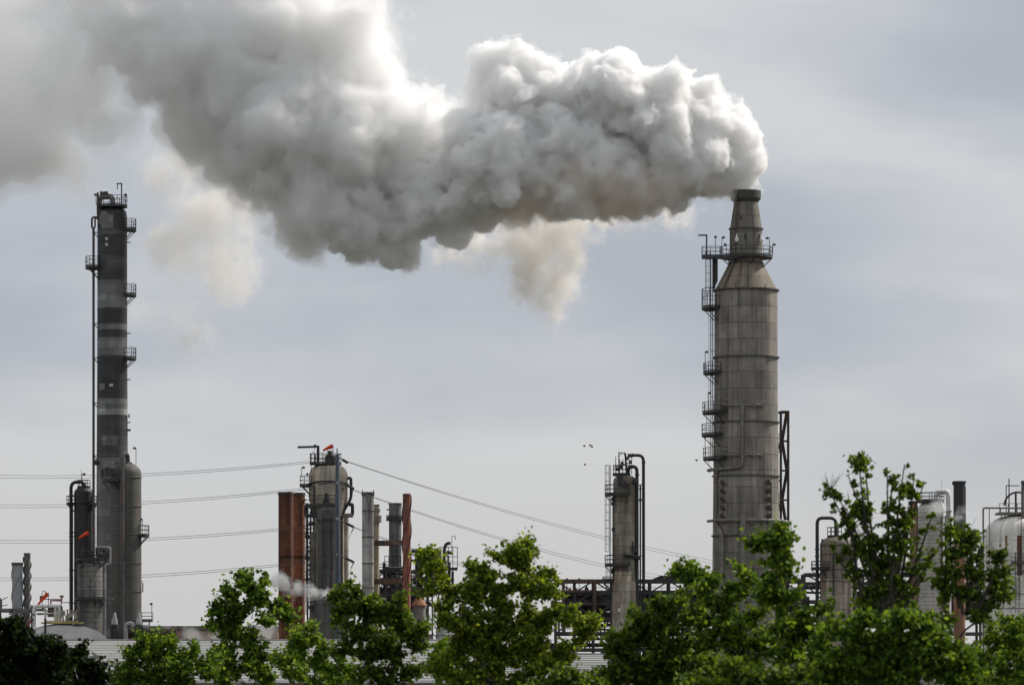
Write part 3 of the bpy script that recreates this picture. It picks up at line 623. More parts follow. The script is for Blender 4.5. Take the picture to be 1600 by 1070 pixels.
def build_dome_tank():
    f = F(660); Y = 660.0; s = f.s; Z = f.Z; cx = f.X(98); RB = 74 * s
    t = Thing('dome_tank', 'dirty white dome roofed tank crowned with piping behind the shed roof', 'tank', (cx, Y, 0))
    sm = pmat('dirty_white_plate', (0.36, 0.35, 0.33), .7, .22, scale=.5, rust=.16, rustcol=(.20, .16, .12), stretch=.6)
    zt = Z(974); zb = Z(1010); prof = [(RB * 1.02, 0), (RB * 1.02, zb)]
    for i in range(9): a = i / 8; prof.append((RB * math.cos(a * math.pi / 2) * .99 + .05, zb + (zt - zb) * math.sin(a * math.pi / 2)))
    mb = MB(); mb.lathe(cx, Y, prof, 72); t.part('shell', mb, sm)
    # crown walkway
    z = Z(972); mb = MB(); mb.box((f.X(99), Y - 1.0, z - .1), (6.0, 3.4, .22)); w = t.part('crown_walkway', mb, M['yellow'])
    mb = MB(); x0, x1 = f.X(75), f.X(122)
    rails(mb, [(x0, Y - 2.7, z), (x0 + 1.6, Y - 2.7, z), (x0 + 3.2, Y - 2.7, z), (x1, Y - 2.7, z), (x1, Y + .7, z)], 1.7, .08); t.part('railing', mb, M['yellow'], w)
    mb = MB()
    for px in (88, 94): mb.tube([(f.X(px), Y - 1.5, Z(946)), (f.X(px), Y - 1.5, Z(975))], .22, 10)
    mb.pipe([(f.X(55), Y - 1.5, Z(980)), (f.X(55), Y - 1.5, Z(947)), (f.X(95), Y - 1.5, Z(947))], .26, .5); mb.tube([(f.X(72), Y - 1.6, Z(947)), (f.X(72), Y - 1.6, Z(978))], .13, 8); mb.tube([(f.X(60), Y - 1.5, Z(958)), (f.X(95), Y - 1.5, Z(958))], .1, 8); t.part('vent_frame', mb, M['white'])
    mb = MB()
    mb.tube([(f.X(58), Y - .6, Z(959)), (f.X(80), Y - .6, Z(959)), (f.X(80), Y - .6, Z(938)), (f.X(97), Y - .6, Z(938)), (f.X(97), Y - .6, Z(931))], .14, 8); mb.tube([(f.X(97), Y - .6, Z(933)), (f.X(97), Y - .6, Z(930))], .3, 8); mb.tube([(f.X(36), Y - 2, Z(987)), (f.X(54), Y - 2, Z(966))], .18, 8); mb.bar((f.X(68), Y - .6, Z(936)), (f.X(97), Y - .6, Z(936)), .12)
    mb.bar((f.X(98), Y - .6, Z(930)), (f.X(96), Y - .6, Z(945)), .14); t.part('fire_water_line', mb, M['red'])
    mb = MB(); mb.box((f.X(84), Y - .4, Z(954)), (1.6, 1, 1.8)); mb.box((f.X(93), Y - .3, Z(957)), (.6, .8, 2.2)); rg = random.Random(2)
    for k in range(9): px = 98 + k * 2.6; mb.tube([(f.X(px), Y - 1.2, z), (f.X(px + rg.uniform(-3, 3)), Y - 1.2, Z(rg.uniform(945, 966)))], .09, 6)
    mb.bar((f.X(62), Y - 1, Z(945)), (f.X(76), Y - 1, Z(955)), .16); mb.bar((f.X(97), Y - 1, Z(941)), (f.X(111), Y - 1, Z(941)), .1)
    mb.tube(fillet([(f.X(67), Y - 1, Z(955)), (f.X(67), Y - 1, Z(923)), (f.X(72), Y - 1, Z(923)), (f.X(72), Y - 1, Z(929))], .25), .045, 6); mb.box((f.X(66), Y - 1, Z(935)), (.5, .4, .8)); t.part('instrument_stand', mb, M['dark'])
    mb = MB(); rg = random.Random(8)
    for k in range(10): px = 98 + k * 2.4; mb.box((f.X(px), Y - 1.9, Z(rg.uniform(957, 968))), (.22, .3, rg.uniform(.4, 1.1)))
    t.part('valve_cluster', mb, M['lgrey'])
    sock(f, 78, 928, 2.0, -43, .34, 'red orange windsock hanging steeply above the white dome tank', Y - 3.2, 1.8)
build_dome_tank()
sock(F(683), 138, 832, 1.65, -24, .36, 'orange windsock drooping in front of the blackish column', 683.0, 3.9)

def build_strake_stacks():
    f = F(820); Y = 820.0
    for px, r, py, mat, lab in ((27, 8.2, 879, pmat('pale_chimney', (.30, .31, .32), .7, .15), 'pale grey far chimney wrapped in spiral fins, shorter of the two'), (42.5, 4.8, 864, pmat('brown_grey_chimney', (.12, .11, .105), .7, .2), 'dark slim far chimney wrapped in spiral fins')):
        cx, s = f.X(px), f.s; t = Thing('finned_chimney', lab, 'chimney', (cx, Y, 0), 'spiral finned chimneys far left')
        mb = MB(); mb.lathe(cx, Y, [(r * s, 0), (r * s, f.Z(py))], 32); t.part('flue', mb, mat)
        mb = MB(); mb.lathe(cx, Y, [(r * s * 1.12, f.Z(py + 4)), (r * s * 1.12, f.Z(py) + .05)], 32); t.part('rim', mb, M['darkpipe'])
        strakes(t, cx, Y, r * s, f.Z(985), f.Z(py + 6), (17 if px > 40 else 34) * s * 3, .26 if px > 40 else .16, mat)
    mb = MB(); mb.box((f.X(30), Y - 4, f.Z(953)), (10, .7, .5)); mb.box((f.X(4), Y - 4, f.Z(960)), (.4, .4, 6)); mb.bar((f.X(6), Y - 4, f.Z(952)), (f.X(6), Y - 4, f.Z(938)), .3); mb.bar((f.X(6), Y - 4, f.Z(938)), (f.X(16), Y - 4, f.Z(933)), .14); mb.bar((f.X(6), Y - 4, f.Z(947)), (f.X(16), Y - 4, f.Z(945)), .14); mb.bar((f.X(2), Y - 4, f.Z(955)), (f.X(55), Y - 4, f.Z(956)), .5)
    mb.box((f.X(54), Y - 4, f.Z(980)), (.4, .4, 8)); mb.bar((f.X(4), Y - 4, 0), (f.X(4), Y - 4, f.Z(955)), .4); mb.bar((f.X(54), Y - 4, 0), (f.X(54), Y - 4, f.Z(955)), .4)
    single('pipe_bridge', mb, M['grey'], (f.X(28), Y - 4, 0), 'thin grey pipe bridge with lamp mast before the two finned chimneys', 'pipe bridge')
    f2 = F(560); mb = MB(); mb.bar((f2.X(18.5), 560, 0), (f2.X(18.5), 560, f2.Z(954)), .14); mb.box((f2.X(18.5), 560, f2.Z(953)), (.5, .5, .4))
    single('lamp_post', mb, M['dark'], (f2.X(18.5), 560, 0), 'slim dark lamp post just above the dark tree at far left', 'lamp post')

def strakes(t, cx, Y, r, z0, z1, pitch, w, mat, n=3):
    for k in range(n):
        mb = MB(); v = []; m = int((z1 - z0) / pitch * 20)
        for i in range(m + 1):
            z = z0 + (z1 - z0) * i / m; a = 2 * math.pi * ((z - z0) / pitch + k / n); c, d = math.cos(a), math.sin(a)
            v += [(cx + (r - .03) * c, Y + (r - .03) * d, z - .04), (cx + (r + w) * c, Y + (r + w) * d, z - .04), (cx + (r + w) * c, Y + (r + w) * d, z + .06), (cx + (r - .03) * c, Y + (r - .03) * d, z + .06)]
        mb.add(v, [(i * 4 + j, i * 4 + (j + 1) % 4, i * 4 + 4 + (j + 1) % 4, i * 4 + 4 + j) for i in range(m) for j in range(4)])
        t.part('spiral_fin', mb, mat)
build_strake_stacks()
# ---------------------------------------------------------------- the middle group
def build_rust_stacks():
    for px, r, py, Y, lab in ((446.6, 11.6, 769, 704, 'thick rust brown chimney, left one of the touching pair'), (467.4, 9.2, 770, 711, 'slimmer rust orange chimney, right one of the touching pair')):
        f = F(Y); cx, s = f.X(px), f.s; rr = r * s
        t = Thing('rusty_chimney', lab, 'chimney', (cx, Y, 0), 'rusty chimney pair')
        bands = [(0, 1.25), (f.Z(955), 1.05), (f.Z(873), .38), (f.Z(870), .42), (f.Z(868), 1.0)]
        sm = shell_mat('rust_plate', (0.1440, 0.0567, 0.0301) if r > 10 else (0.24, 0.088, 0.045), rr, 40, 1.9, .07, .7, .03, rust=.34, rustcol=(.075, .035, .03), streak=.34, bands=bands, grime=.42, rough=.9)
        mb = MB(); mb.lathe(cx, Y, [(rr, 0), (rr, f.Z(py)), (rr - .15, f.Z(py)), (rr - .15, f.Z(py) - 1)], 48, cap1=True); t.part('flue', mb, sm)
        mb = MB(); mb.ring(cx, Y, rr - .02, rr + .08, f.Z(py + 4.5), f.Z(py) + .04); t.part('rim', mb, M['brown'])
        if r < 10: mb = MB(); mb.box((f.X(477), Y - .5, f.Z(781)), (.4, .4, .25)); t.part('bracket', mb, M['brown'])
build_rust_stacks()

def build_reactor():
    f = F(700); Y = 700.0; cx = f.X(513); s = f.s; Z = f.Z; RB = 30.5 * s
    t = Thing('reactor_vessel', 'big pale round topped vessel streaked with rust, with a crane arm and windsock on top', 'vessel', (cx, Y, 0))
    sm = shell_mat('rust_streaked_plate', (0.3889, 0.3405, 0.2674), RB, 3.1, 2.3, .09, .6, .04, rust=.30, rustcol=(.20, .115, .07), streak=.25, grime=.25)
    prof = [(24.5 * s, 0), (24.5 * s, Z(812)), (RB, Z(778)), (RB, Z(744))] + [(max(.3, RB * math.cos(a) ** .75), Z(744) + 2.05 * math.sin(a)) for a in [.15, .35, .55, .75, .95, 1.15, 1.35, 1.5]]
    mb = MB(); mb.lathe(cx, Y, prof, 64); t.part('shell', mb, sm)
    pl = platform(t, f.X(508.5), Y, Z(724), .4, 25 * s, 0, 360, 1.5, .085, n=22, th=.2, name='top_platform', brace=False)
    mb = MB()
    for px in (487, 493, 524, 531): mb.bar((f.X(px), Y - 1.5, Z(738)), (f.X(px), Y - 1.5, Z(710)), .09)
    for py in (711, 717): mb.bar((f.X(485), Y - 2, Z(py)), (f.X(533), Y - 2, Z(py)), .07)
    t.part('guard_rail', mb, M['dark'], pl)
    mb = MB(); mb.bar((f.X(497), Y, Z(731)), (f.X(497), Y, Z(697)), .42); mb.bar((f.X(465), Y, Z(698.5)), (f.X(499), Y, Z(697.5)), .32); mb.box((f.X(492.5), Y, Z(696)), (.4, .4, .3)); mb.bar((f.X(491), Y, Z(699)), (f.X(491), Y, Z(722)), .05); mb.bar((f.X(491), Y, Z(704)), (f.X(484), Y, Z(712)), .04); t.part('crane_arm', mb, M['black'])
    mb = MB(); mb.lathe(f.X(515.5), Y, [(.85, Z(726)), (.75, Z(712)), (.35, Z(708)), (.25, Z(705))], 14); mb.box((f.X(515.5), Y, Z(705)), (.95, .3, .2)); t.part('top_nozzle', mb, M['black'])
    platform(t, cx, Y, Z(758), RB + .02, RB + 1.45, 150, 215, 1.4, .085, th=.25)
    lamp(t, (f.X(471.5), Y - .5, Z(745)), 1.5, .3); mb = MB(); mb.ball((f.X(480.5), Y - 1, Z(741)), .2); t.part('beacon', mb, M['black'])
    platform(t, cx, Y, Z(790), RB * .9, RB + .75, -150, -62, 1.5, .085, th=.3)
    mb = MB(); mb.lathe(f.X(511), Y - RB - .2, [(.55, Z(790)), (.5, Z(783)), (.2, Z(780)), (.22, Z(772))], 12); t.part('manway', mb, M['dark'])
    mb = MB(); a = [(cx + (RB + .25) * math.cos(R(q)), Y + (RB + .25) * math.sin(R(q)), Z(757 - 4 * math.sin((q + 165) / 150 * 3.14))) for q in range(-165, -14, 10)]; mb.tube(a, .13, 8); t.part('band_pipe', mb, M['dark'])
    mb = MB(); mb.pipe([(f.X(541), Y - .6, Z(748)), (f.X(548.5), Y - .6, Z(746)), (f.X(549), Y - .6, Z(778)), (f.X(535.5), Y - 1.2, Z(802))], .24, .7); mb.pipe([(f.X(545), Y - .6, Z(789)), (f.X(551), Y - .6, Z(787)), (f.X(551), Y - .6, Z(806)), (f.X(534), Y - 1, Z(806))], .27, .5); t.part('side_pipe', mb, M['black'])
    mb = MB(); mb.tube([(f.X(551.5), Y - .6, Z(805)), (f.X(533), Y - 1, Z(805.5))], .34, 10); t.part('outlet_pipe', mb, M['concpipe']); mb = MB(); mb.tube([(f.X(538), Y - 2, Z(762)), (f.X(538), Y - 2, Z(766))], .25, 8); t.part('nozzle', mb, M['concpipe'])
    mb = MB(); mb.pipe([(f.X(490), Y - 2.3, Z(760)), (f.X(491.5), Y - 2.5, Z(761)), (f.X(491.5), Y - 2.7, Z(804))], .16, .3); mb.tube([(f.X(478), Y - 2.2, Z(806)), (f.X(497), Y - 2.6, Z(806))], .3, 10); mb.tube([(f.X(485), Y - 2.2, Z(818)), (f.X(492), Y - 2.6, Z(819))], .35, 10); t.part('transfer_pipe', mb, M['dark'])
    # pale column behind at the right, ladder bank at the left
    mb = MB(); mb.lathe(f.X(537), Y + 2.5, [(6.8 * s, 0), (6.8 * s, Z(806)), (.3, Z(800))], 28); t.part('overflow_column', mb, shell_mat('pale_leg_plate', (0.3267, 0.2945, 0.2511), .7, 3, 2.4, .08, .6, .04, rust=.2, streak=.25))
    for px, py0 in ((481, 786), (486, 800), (490, 832)):
        mb = MB(); mb.tube([(f.X(px), Y - 1.2, Z(py0)), (f.X(px), Y - 1.2, 0)], .14 if px != 490 else .6, 10); t.part('leg_pipe', mb, M['dark'] if px != 490 else M['concpipe'])
    ladder(t, (f.X(479), Y - 1, Z(960)), (f.X(479), Y - 1, Z(786)), (-1, -.4, 0), .45, rail=.08)
    for py in (806, 838, 872, 905): platform(t, f.X(486), Y - .6, Z(py), .1, .95, 120, 300, 1.2, .08, th=.22, n=8, brace=False)
    mb = MB(); mb.pipe([(f.X(484), Y - .8, Z(792)), (f.X(480), Y - .8, Z(786)), (f.X(477), Y - .8, Z(793)), (f.X(477), Y - .8, Z(805))], .16, .4)
    rg = random.Random(3)
    t.part('loop_pipe', mb, M['dark'])
    for k in range(16): py = 820 + k * 7; mb = MB(); mb.box((f.X(481 + rg.uniform(-1, 6)), Y - 1.5, Z(py)), (rg.uniform(.3, .7), .4, rg.uniform(.2, .4))); t.part('valve', mb, M['dark'])
    sock(f, 520, 697.5, 1.6, -18, .36, 'orange windsock flying from the top of the pale streaked vessel', Y - 1.2, 1.4)
    # second darker column standing in front
    Y2 = 694.0; g = F(Y2); c2 = g.X(513); r2 = 17.5 * g.s
    t = Thing('hopper_column', 'dark grey column with a flared foot standing before the pale streaked vessel', 'column', (c2, Y2, 0))
    sm = shell_mat('dark_cladding', (0.0818, 0.0777, 0.0703), r2, 2.4, 2.8, .12, .65, .04, rust=.12, streak=.3, grime=.22)
    mb = MB(); mb.lathe(c2, Y2, [(26 * g.s, 0), (26 * g.s, g.Z(944)), (r2 * 1.02, g.Z(925)), (r2, g.Z(804)), (r2 * .88, g.Z(796)), (r2 * .5, g.Z(792.5))], 48); t.part('shell', mb, sm)
    for px, r, m in ((519, .12, 'brown'), (534.5, .2, 'dark'), (504.5, .1, 'dark')): mb = MB(); mb.tube([(g.X(px), Y2 - r2 - .2, g.Z(806)), (g.X(px), Y2 - r2 - .2, g.Z(1000))], r, 8); t.part('riser_pipe', mb, M[m])
    ladder(t, (g.X(489), Y2 - 1.2, g.Z(935)), (g.X(489), Y2 - 1.2, g.Z(858)), (-.5, -1, 0), .55, rail=.08)
    platform(t, c2, Y2, g.Z(948), 25 * g.s, 34 * g.s, 150, 215, 1.4, .08)
    mb = MB(); mb.pipe([(g.X(531), Y2 - 1, g.Z(930)), (g.X(533), Y2 - 1, g.Z(918)), (g.X(548), Y2 - 1, g.Z(918)), (g.X(549.5), Y2 - 1, g.Z(960))], .26, .5); mb.bar((g.X(541), Y2 - 1, g.Z(934)), (g.X(548), Y2 - 1, g.Z(926)), .12); t.part('bent_pipe', mb, M['dark'])
    mb = MB(); a = [(c2 + (r2 + .15) * math.cos(R(q)), Y2 + (r2 + .15) * math.sin(R(q)), g.Z(812)) for q in range(-170, -9, 10)]; mb.tube(a, .1, 6); t.part('band_pipe', mb, M['dark'])
build_reactor()

def build_monopole():
    Y = 640.0; f = F(Y); cx = f.X(527.3); s = f.s; Z = f.Z
    t = Thing('power_pole', 'slender blue grey steel power pole with three tiers of insulators', 'power pole', (cx, Y, 0))
    mb = MB(); mb.lathe(cx, Y, [(5.0 * s, 0), (4.6 * s, Z(910)), (3.3 * s, Z(711)), (2.9 * s, Z(710))], 12); t.part('shaft', mb, M['blue'])
    mb = MB(); mb.tube([(cx - .05, Y, Z(711)), (cx - .05, Y, Z(700))], .08, 8); t.part('lightning_rod', mb, M['dark'])
    for py in (757, 813, 869):
        mb = MB(); mb.box((cx, Y - .3, Z(py - 3)), (.3, .3, .35)); t.part('clamp', mb, M['lgrey'])
    for py, d in ((715, 0), (752, 6), (812, 9), (867, 12)):
        mb = MB(); p = Vector((cx + .3, Y, Z(py))); q = f.p(552 if d else 542, py + (10 if d else 6), 3.0); mb.bar(p, q, .13)
        v = q - p
        for k in range(9): c = p + v * (.45 + .06 * k); mb.tube([c - v.normalized() * .05, c + v.normalized() * .05], .2, 8)
        if d: mb.bar(q, q + Vector((-.4, 0, -.75)), .13)
        t.part('insulator', mb, M['dark'])
        mb = MB(); q2 = f.p(498 if d else 512, py + 4, 2.5); mb.bar((cx - .3, Y, Z(py)), q2, .12); t.part('insulator', mb, M['dark'])
    for py in (823, 879):                                         # slack jumper loops
        mb = MB(); p = f.p(549, py + 5, 3); q = f.p(533, py + 23, .2)
        mb.tube([p.lerp(q, i / 8) - Vector((0, 0, .7 * math.sin(math.pi * i / 8))) for i in range(9)], .035, 5); t.part('jumper', mb, M['wire'])
    return f, cx
build_monopole()

def wire(p, q, sag, label, r=.032, mat='wire', group='power lines at the blue pole', n=24):
    p = Vector(p); q = Vector(q)
    mb = MB(); mb.tube([p.lerp(q, i / n) - Vector((0, 0, sag * 4 * (i / n) * (1 - i / n))) for i in range(n + 1)], r, 5)
    single('power_line', mb, M[mat], (p.x, p.y, p.z), label, 'power line', group)
def build_wires():
    f, g, h = F(640), F(800), F(960)
    tiers = ('topmost', 'second', 'third', 'lowest')
    for k, (yl, yr) in enumerate(((739, 716), (785.5, 757), (840.5, 817), (899.5, 872))):
        for j, dy in enumerate((0, 4.5)):
            if k == 0 or True:
                wire(f.p(514, yr + (2.5 if j else 0), 2), g.p(-30, yl + dy + 2), 1.0, f'{tiers[k]} left hand line of the blue pole, {"lower" if j else "upper"} strand of two', .032)
    for k, (y0, x1, y1) in enumerate(((719, 1290, 903), (764, 1150, 914), (822, 980, 925))):
        for j, dx in enumerate((0, 8)):
            wire(f.p(542 if k == 0 else 553, y0 + (1.0 if j else 0), 3), h.p(x1, y1 + (6 if j else 0)), 2.2, f'{tiers[k]} line falling right from the blue pole, {"lower" if j else "upper"} strand of two', .034)
    wire(F(330).p(-10, 1030), F(240).p(700, 1090), .3, 'nearest pale grey cable slanting across the dark tree at lower left', .022, 'nearwire', None)
    wire(F(380).p(76, 991), F(700).p(190, 1004), .4, 'thin dark cable from the wooden pole across the white dome', .02, 'wire', None)
    wire(F(380).p(66, 991), F(300).p(-20, 1004), .3, 'thin dark cable from the wooden pole leading off left', .02, 'wire', None)
build_wires()

def build_wood_pole():
    f = F(380); Y = 380.0; x = f.X(71); t = Thing('utility_pole', 'dark wooden utility pole with crossarm before the white dome tank', 'utility pole', (x, Y, 0))
    mb = MB(); mb.tube([(x, Y, 0), (x, Y, f.Z(966))], [.16, .1], 10); t.part('shaft', mb, M['wood'])
    mb = MB(); mb.bar((f.X(65.5), Y - .15, f.Z(992)), (f.X(82), Y - .15, f.Z(992)), .1, .12); mb.bar((f.X(71), Y - .15, f.Z(998)), (f.X(77), Y - .15, f.Z(993)), .06); t.part('crossarm', mb, M['wood'])
    mb = MB()
    for px in (66, 69, 76, 81): mb.lathe(f.X(px), Y - .15, [(.06, f.Z(992)), (.08, f.Z(990)), (.04, f.Z(988))], 8)
    t.part('insulator', mb, M['dark'])
build_wood_pole()

def build_mid_stacks():
    def flue(px, r, py, Y, col, lab, name='chimney', bands=None, rings_=(), rust=.2, tint=.1, extra=None, gr=None, rustcol=(.10, .08, .07)):
        f = F(Y); cx, s = f.X(px), f.s; rr = r * s; t = Thing(name, lab, 'chimney', (cx, Y, 0), gr)
        sm = shell_mat(name + '_plate', col, rr, 30, 2.6, tint, .7, .03, rust=rust, rustcol=rustcol, streak=.25, grime=.25, bands=[(max(0, f.Z(p)), v) for p, v in bands] if bands else None)
        mb = MB(); mb.lathe(cx, Y, [(rr, 0), (rr, f.Z(py)), (rr - .12, f.Z(py)), (rr - .12, f.Z(py) - .8)], 40); t.part('flue', mb, sm)
        rings(t, cx, Y, [f.Z(p) for p in rings_], rr, .06, .14, M['brown'])
        return t, f, cx, rr
    t, f, cx, rr = flue(575, 9.2, 769, 690, (.30, .285, .26), 'tall pale chimney mottled with black soot beside a cream one', bands=[(1090, 1.2), (768, 1.0), (740, .8)], rings_=(798, 839, 880, 918), rust=.42, rustcol=(.10, .095, .09))
    mb = MB(); mb.ring(cx, 690.0, rr - .02, rr + .1, f.Z(774), f.Z(769) + .03); mb.box((f.X(566.5), 690, f.Z(768)), (.15, .15, .5)); mb.box((f.X(583.5), 690, f.Z(768)), (.15, .15, .5)); t.part('rim', mb, M['brown'])
    t, f, cx, rr = flue(588, 4.6, 788, 698, (.40, .34, .24), 'slim cream chimney half hidden behind the soot mottled one', rings_=(789,), rust=.15)
    mb = MB(); mb.ring(cx, 698.0, rr - .02, rr + .35, f.Z(816), f.Z(805)); mb.ring(cx, 698.0, rr - .02, rr + .15, f.Z(800), f.Z(795)); t.part('flange', mb, M['concpipe'])
    t, f, cx, rr = flue(617.5, 9.8, 786, 714, (.155, .155, .15), 'plain grey chimney with a platform collar behind the spiral rust one', bands=[(1090, .5), (865, .5), (850, .8), (812, 1.0), (780, 1.0)], rust=.1)
    platform(t, cx, 714.0, f.Z(810), rr, rr + .45, 0, 360, .5, .1, th=.35, n=20, brace=False); mb = MB(); mb.bar((f.X(604), 714, f.Z(796)), (f.X(608), 714, f.Z(796)), .2); mb.ring(cx, 714.0, rr - .02, rr + .1, f.Z(788), f.Z(786) + .03); t.part('rim', mb, M['darkpipe'])
    t, f, cx, rr = flue(635.5, 6.2, 771, 688, (.27, .095, .062), 'slender brick red chimney wound with dark spiral fins', name='spiral_chimney', rust=.25, rustcol=(.16, .07, .05), bands=[(1090, 1.1), (880, 1.0), (830, .9), (760, .9)])
    strakes(t, cx, 688.0, rr, f.Z(920), f.Z(774), 13.5, .17, M['dark'])
    # horizontal ducts
    f = F(696)
    for py, lab in ((848, 'upper rusty flue duct bridging the pale chimney and the red spiral one'), (927 - 19, 'lower rusty flue duct bridging the pale chimney and the red spiral one')):
        t = Thing('flue_duct', lab, 'duct', (f.X(607), 696, f.Z(py)), 'rusty flue ducts'); mb = MB(); mb.box((f.X(607), 696, f.Z(py)), (4.6, 1.2, .75)); t.part('casing', mb, M['rackbrown'])
        mb = MB()
        for px in (588, 598, 610, 622): mb.box((f.X(px), 696, f.Z(py)), (.12, 1.35, .88))
        mb.box((f.X(607), 695.35, f.Z(py) - .43), (4.7, .2, .1)); t.part('stiffener', mb, M['brown'])
build_mid_stacks()

def frame(t, f, x0, x1, ys, levels, bays, dep=5.0, mat='rackgrey', w=.3, braces=True, post_top=None):
    """steel frame: posts, level beams, x braces as parts."""
    Y = f.Y; xs = [x0 + (x1 - x0) * i / bays for i in range(bays + 1)]; top = post_top or min(levels)
    for px in xs:
        for y in (Y - dep / 2, Y + dep / 2): mb = MB(); mb.bar((f.X(px), y, 0), (f.X(px), y, f.Z(top)), w); t.part('post', mb, M[mat])
    for py in levels:
        mb = MB()
        for y in (Y - dep / 2, Y + dep / 2): mb.bar((f.X(x0), y, f.Z(py)), (f.X(x1), y, f.Z(py)), w * .9, w * 1.3)
        for px in xs: mb.bar((f.X(px), Y - dep / 2, f.Z(py) - .02), (f.X(px), Y + dep / 2, f.Z(py) - .02), w * .8)
        t.part('beam', mb, M[mat])
    if braces:
        mb = MB()
        for i in range(bays):
            for a, b in zip(levels, levels[1:]):
                if (i + int(a)) % 2 == 0: mb.bar((f.X(xs[i]), Y - dep / 2, f.Z(a)), (f.X(xs[i + 1]), Y - dep / 2, f.Z(b)), w * .55)
                else: mb.bar((f.X(xs[i]), Y - dep / 2, f.Z(b)), (f.X(xs[i + 1]), Y - dep / 2, f.Z(a)), w * .55)
        t.part('bracing', mb, M[mat])

def build_heater_unit():
    f = F(706); Y = 706.0; t = Thing('process_structure', 'dark steel process structure full of pipes and railings behind the red spiral chimney', 'steel structure', (f.X(650), Y, 0))
    frame(t, f, 588, 668, None, [893, 905, 930, 955, 985, 1015], 5, 6, 'rackgrey', .32)
    mb = MB(); rg = random.Random(12)
    for k in range(34):
        px = rg.uniform(588, 712); p0 = rg.uniform(866, 900); mb.tube([(f.X(px), Y + rg.uniform(-3, 3), f.Z(p0)), (f.X(px), Y, f.Z(p0 + rg.uniform(15, 60)))], rg.uniform(.08, .22), 7)
    for k in range(20):
        px = rg.uniform(586, 690); py = rg.uniform(880, 960); mb.tube([(f.X(px), Y + rg.uniform(-3.5, 3), f.Z(py)), (f.X(px + rg.uniform(10, 40)), Y, f.Z(py))], rg.uniform(.08, .25), 7)
    t.part('pipe_bundle', mb, M['rackgrey'])
    mb = MB(); mb.tube([(f.X(643), Y - 2, f.Z(861)), (f.X(690), Y - 2, f.Z(861))], .3, 10); mb.tube([(f.X(643), Y - 2, f.Z(876)), (f.X(668), Y - 2, f.Z(876))], .2, 8)
    for px in (674, 680, 686, 655): mb.tube([(f.X(px), Y - 2, f.Z(858)), (f.X(px), Y - 2, f.Z(900))], .42 if px != 655 else .3, 10)
    mb.pipe([(f.X(694), Y, f.Z(880)), (f.X(694), Y, f.Z(858)), (f.X(697), Y, f.Z(849)), (f.X(704), Y, f.Z(848))], .26, .8); mb.pipe([(f.X(696), Y, f.Z(868)), (f.X(698), Y, f.Z(862)), (f.X(708), Y, f.Z(864))], .28, .6)
    mb.tube(fillet([(f.X(706), Y, f.Z(860)), (f.X(706), Y, f.Z(837)), (f.X(711.5), Y, f.Z(837)), (f.X(711.5), Y, f.Z(843))], .3), .05, 6); t.part('header_pipe', mb, M['dark'])
    mb = MB(); mb.box((f.X(643), Y, f.Z(923)), (11, 5, 1.1)); mb.box((f.X(617), Y, f.Z(940)), (6.5, 4.5, 3.0)); mb.box((f.X(660), Y - 1, f.Z(920)), (3.4, 4, .5)); t.part('equipment_box', mb, M['rackgrey'])
    for x0, x1, py, h in ((602, 627, 889, 2.0), (687, 715, 889, 3.4), (585, 606, 892, 1.0), (660, 690, 909, 1.2), (655, 676, 945, 1.3), (658, 676, 998, 1.3)):
        mb = MB(); n = max(3, int((x1 - x0) / 6)); rails(mb, [(f.X(x0 + (x1 - x0) * i / n), Y - 3.2, f.Z(py)) for i in range(n + 1)], h, .1, .5); mb.box((f.X((x0 + x1) / 2), Y - 2.2, f.Z(py) - .1), ((x1 - x0) * f.s, 2.2, .25)); t.part('platform', mb, M['dark'])
    mb = MB()
    for px in (660, 676, 686, 692): mb.bar((f.X(px), Y - 3, 0), (f.X(px), Y - 3, f.Z(890)), .22)
    for k in range(5): mb.bar((f.X(676), Y - 3, f.Z(900 + 22 * k)), (f.X(692), Y - 3, f.Z(922 + 22 * k)), .14)
    t.part('support', mb, M['rackgrey'])
    g = F(699); cx = g.X(655); t = Thing('cone_tank', 'small tank with an orange rusted cone roof beside the red spiral chimney', 'tank', (cx, 699, 0))
    mb = MB(); mb.lathe(cx, 699, [(1.0, 0), (1.0, g.Z(946))], 32); t.part('shell', mb, M['concpipe']); mb = MB(); mb.lathe(cx, 699, [(1.25, g.Z(946.5)), (1.25, g.Z(945)), (.08, g.Z(929))], 32); t.part('roof', mb, pmat('orange_rust', (.28, .125, .065), .85, .3, rust=.3))
    g = F(696); 
    for px, r, py, mt, lab in ((690, 9, 978, 'lgrey', 'squat pale tank beside the white drum at the shed roof edge'), (672, 5, 990, 'concpipe', 'small beige drum behind the shed roof ridge'), (709, 9, 985, 'white', 'short white drum behind the shed roof ridge')):
        t = Thing('storage_drum', lab, 'drum', (g.X(px), 696, 0)); mb = MB(); rr = r * g.s; mb.lathe(g.X(px), 696, [(rr, 0)] + dome(rr, g.Z(py + 4), .4), 28); t.part('shell', mb, M[mt]); rings(t, g.X(px), 696.0, [g.Z(1000), g.Z(992)], rr, .05, .12, M['darkpipe'])
build_heater_unit()

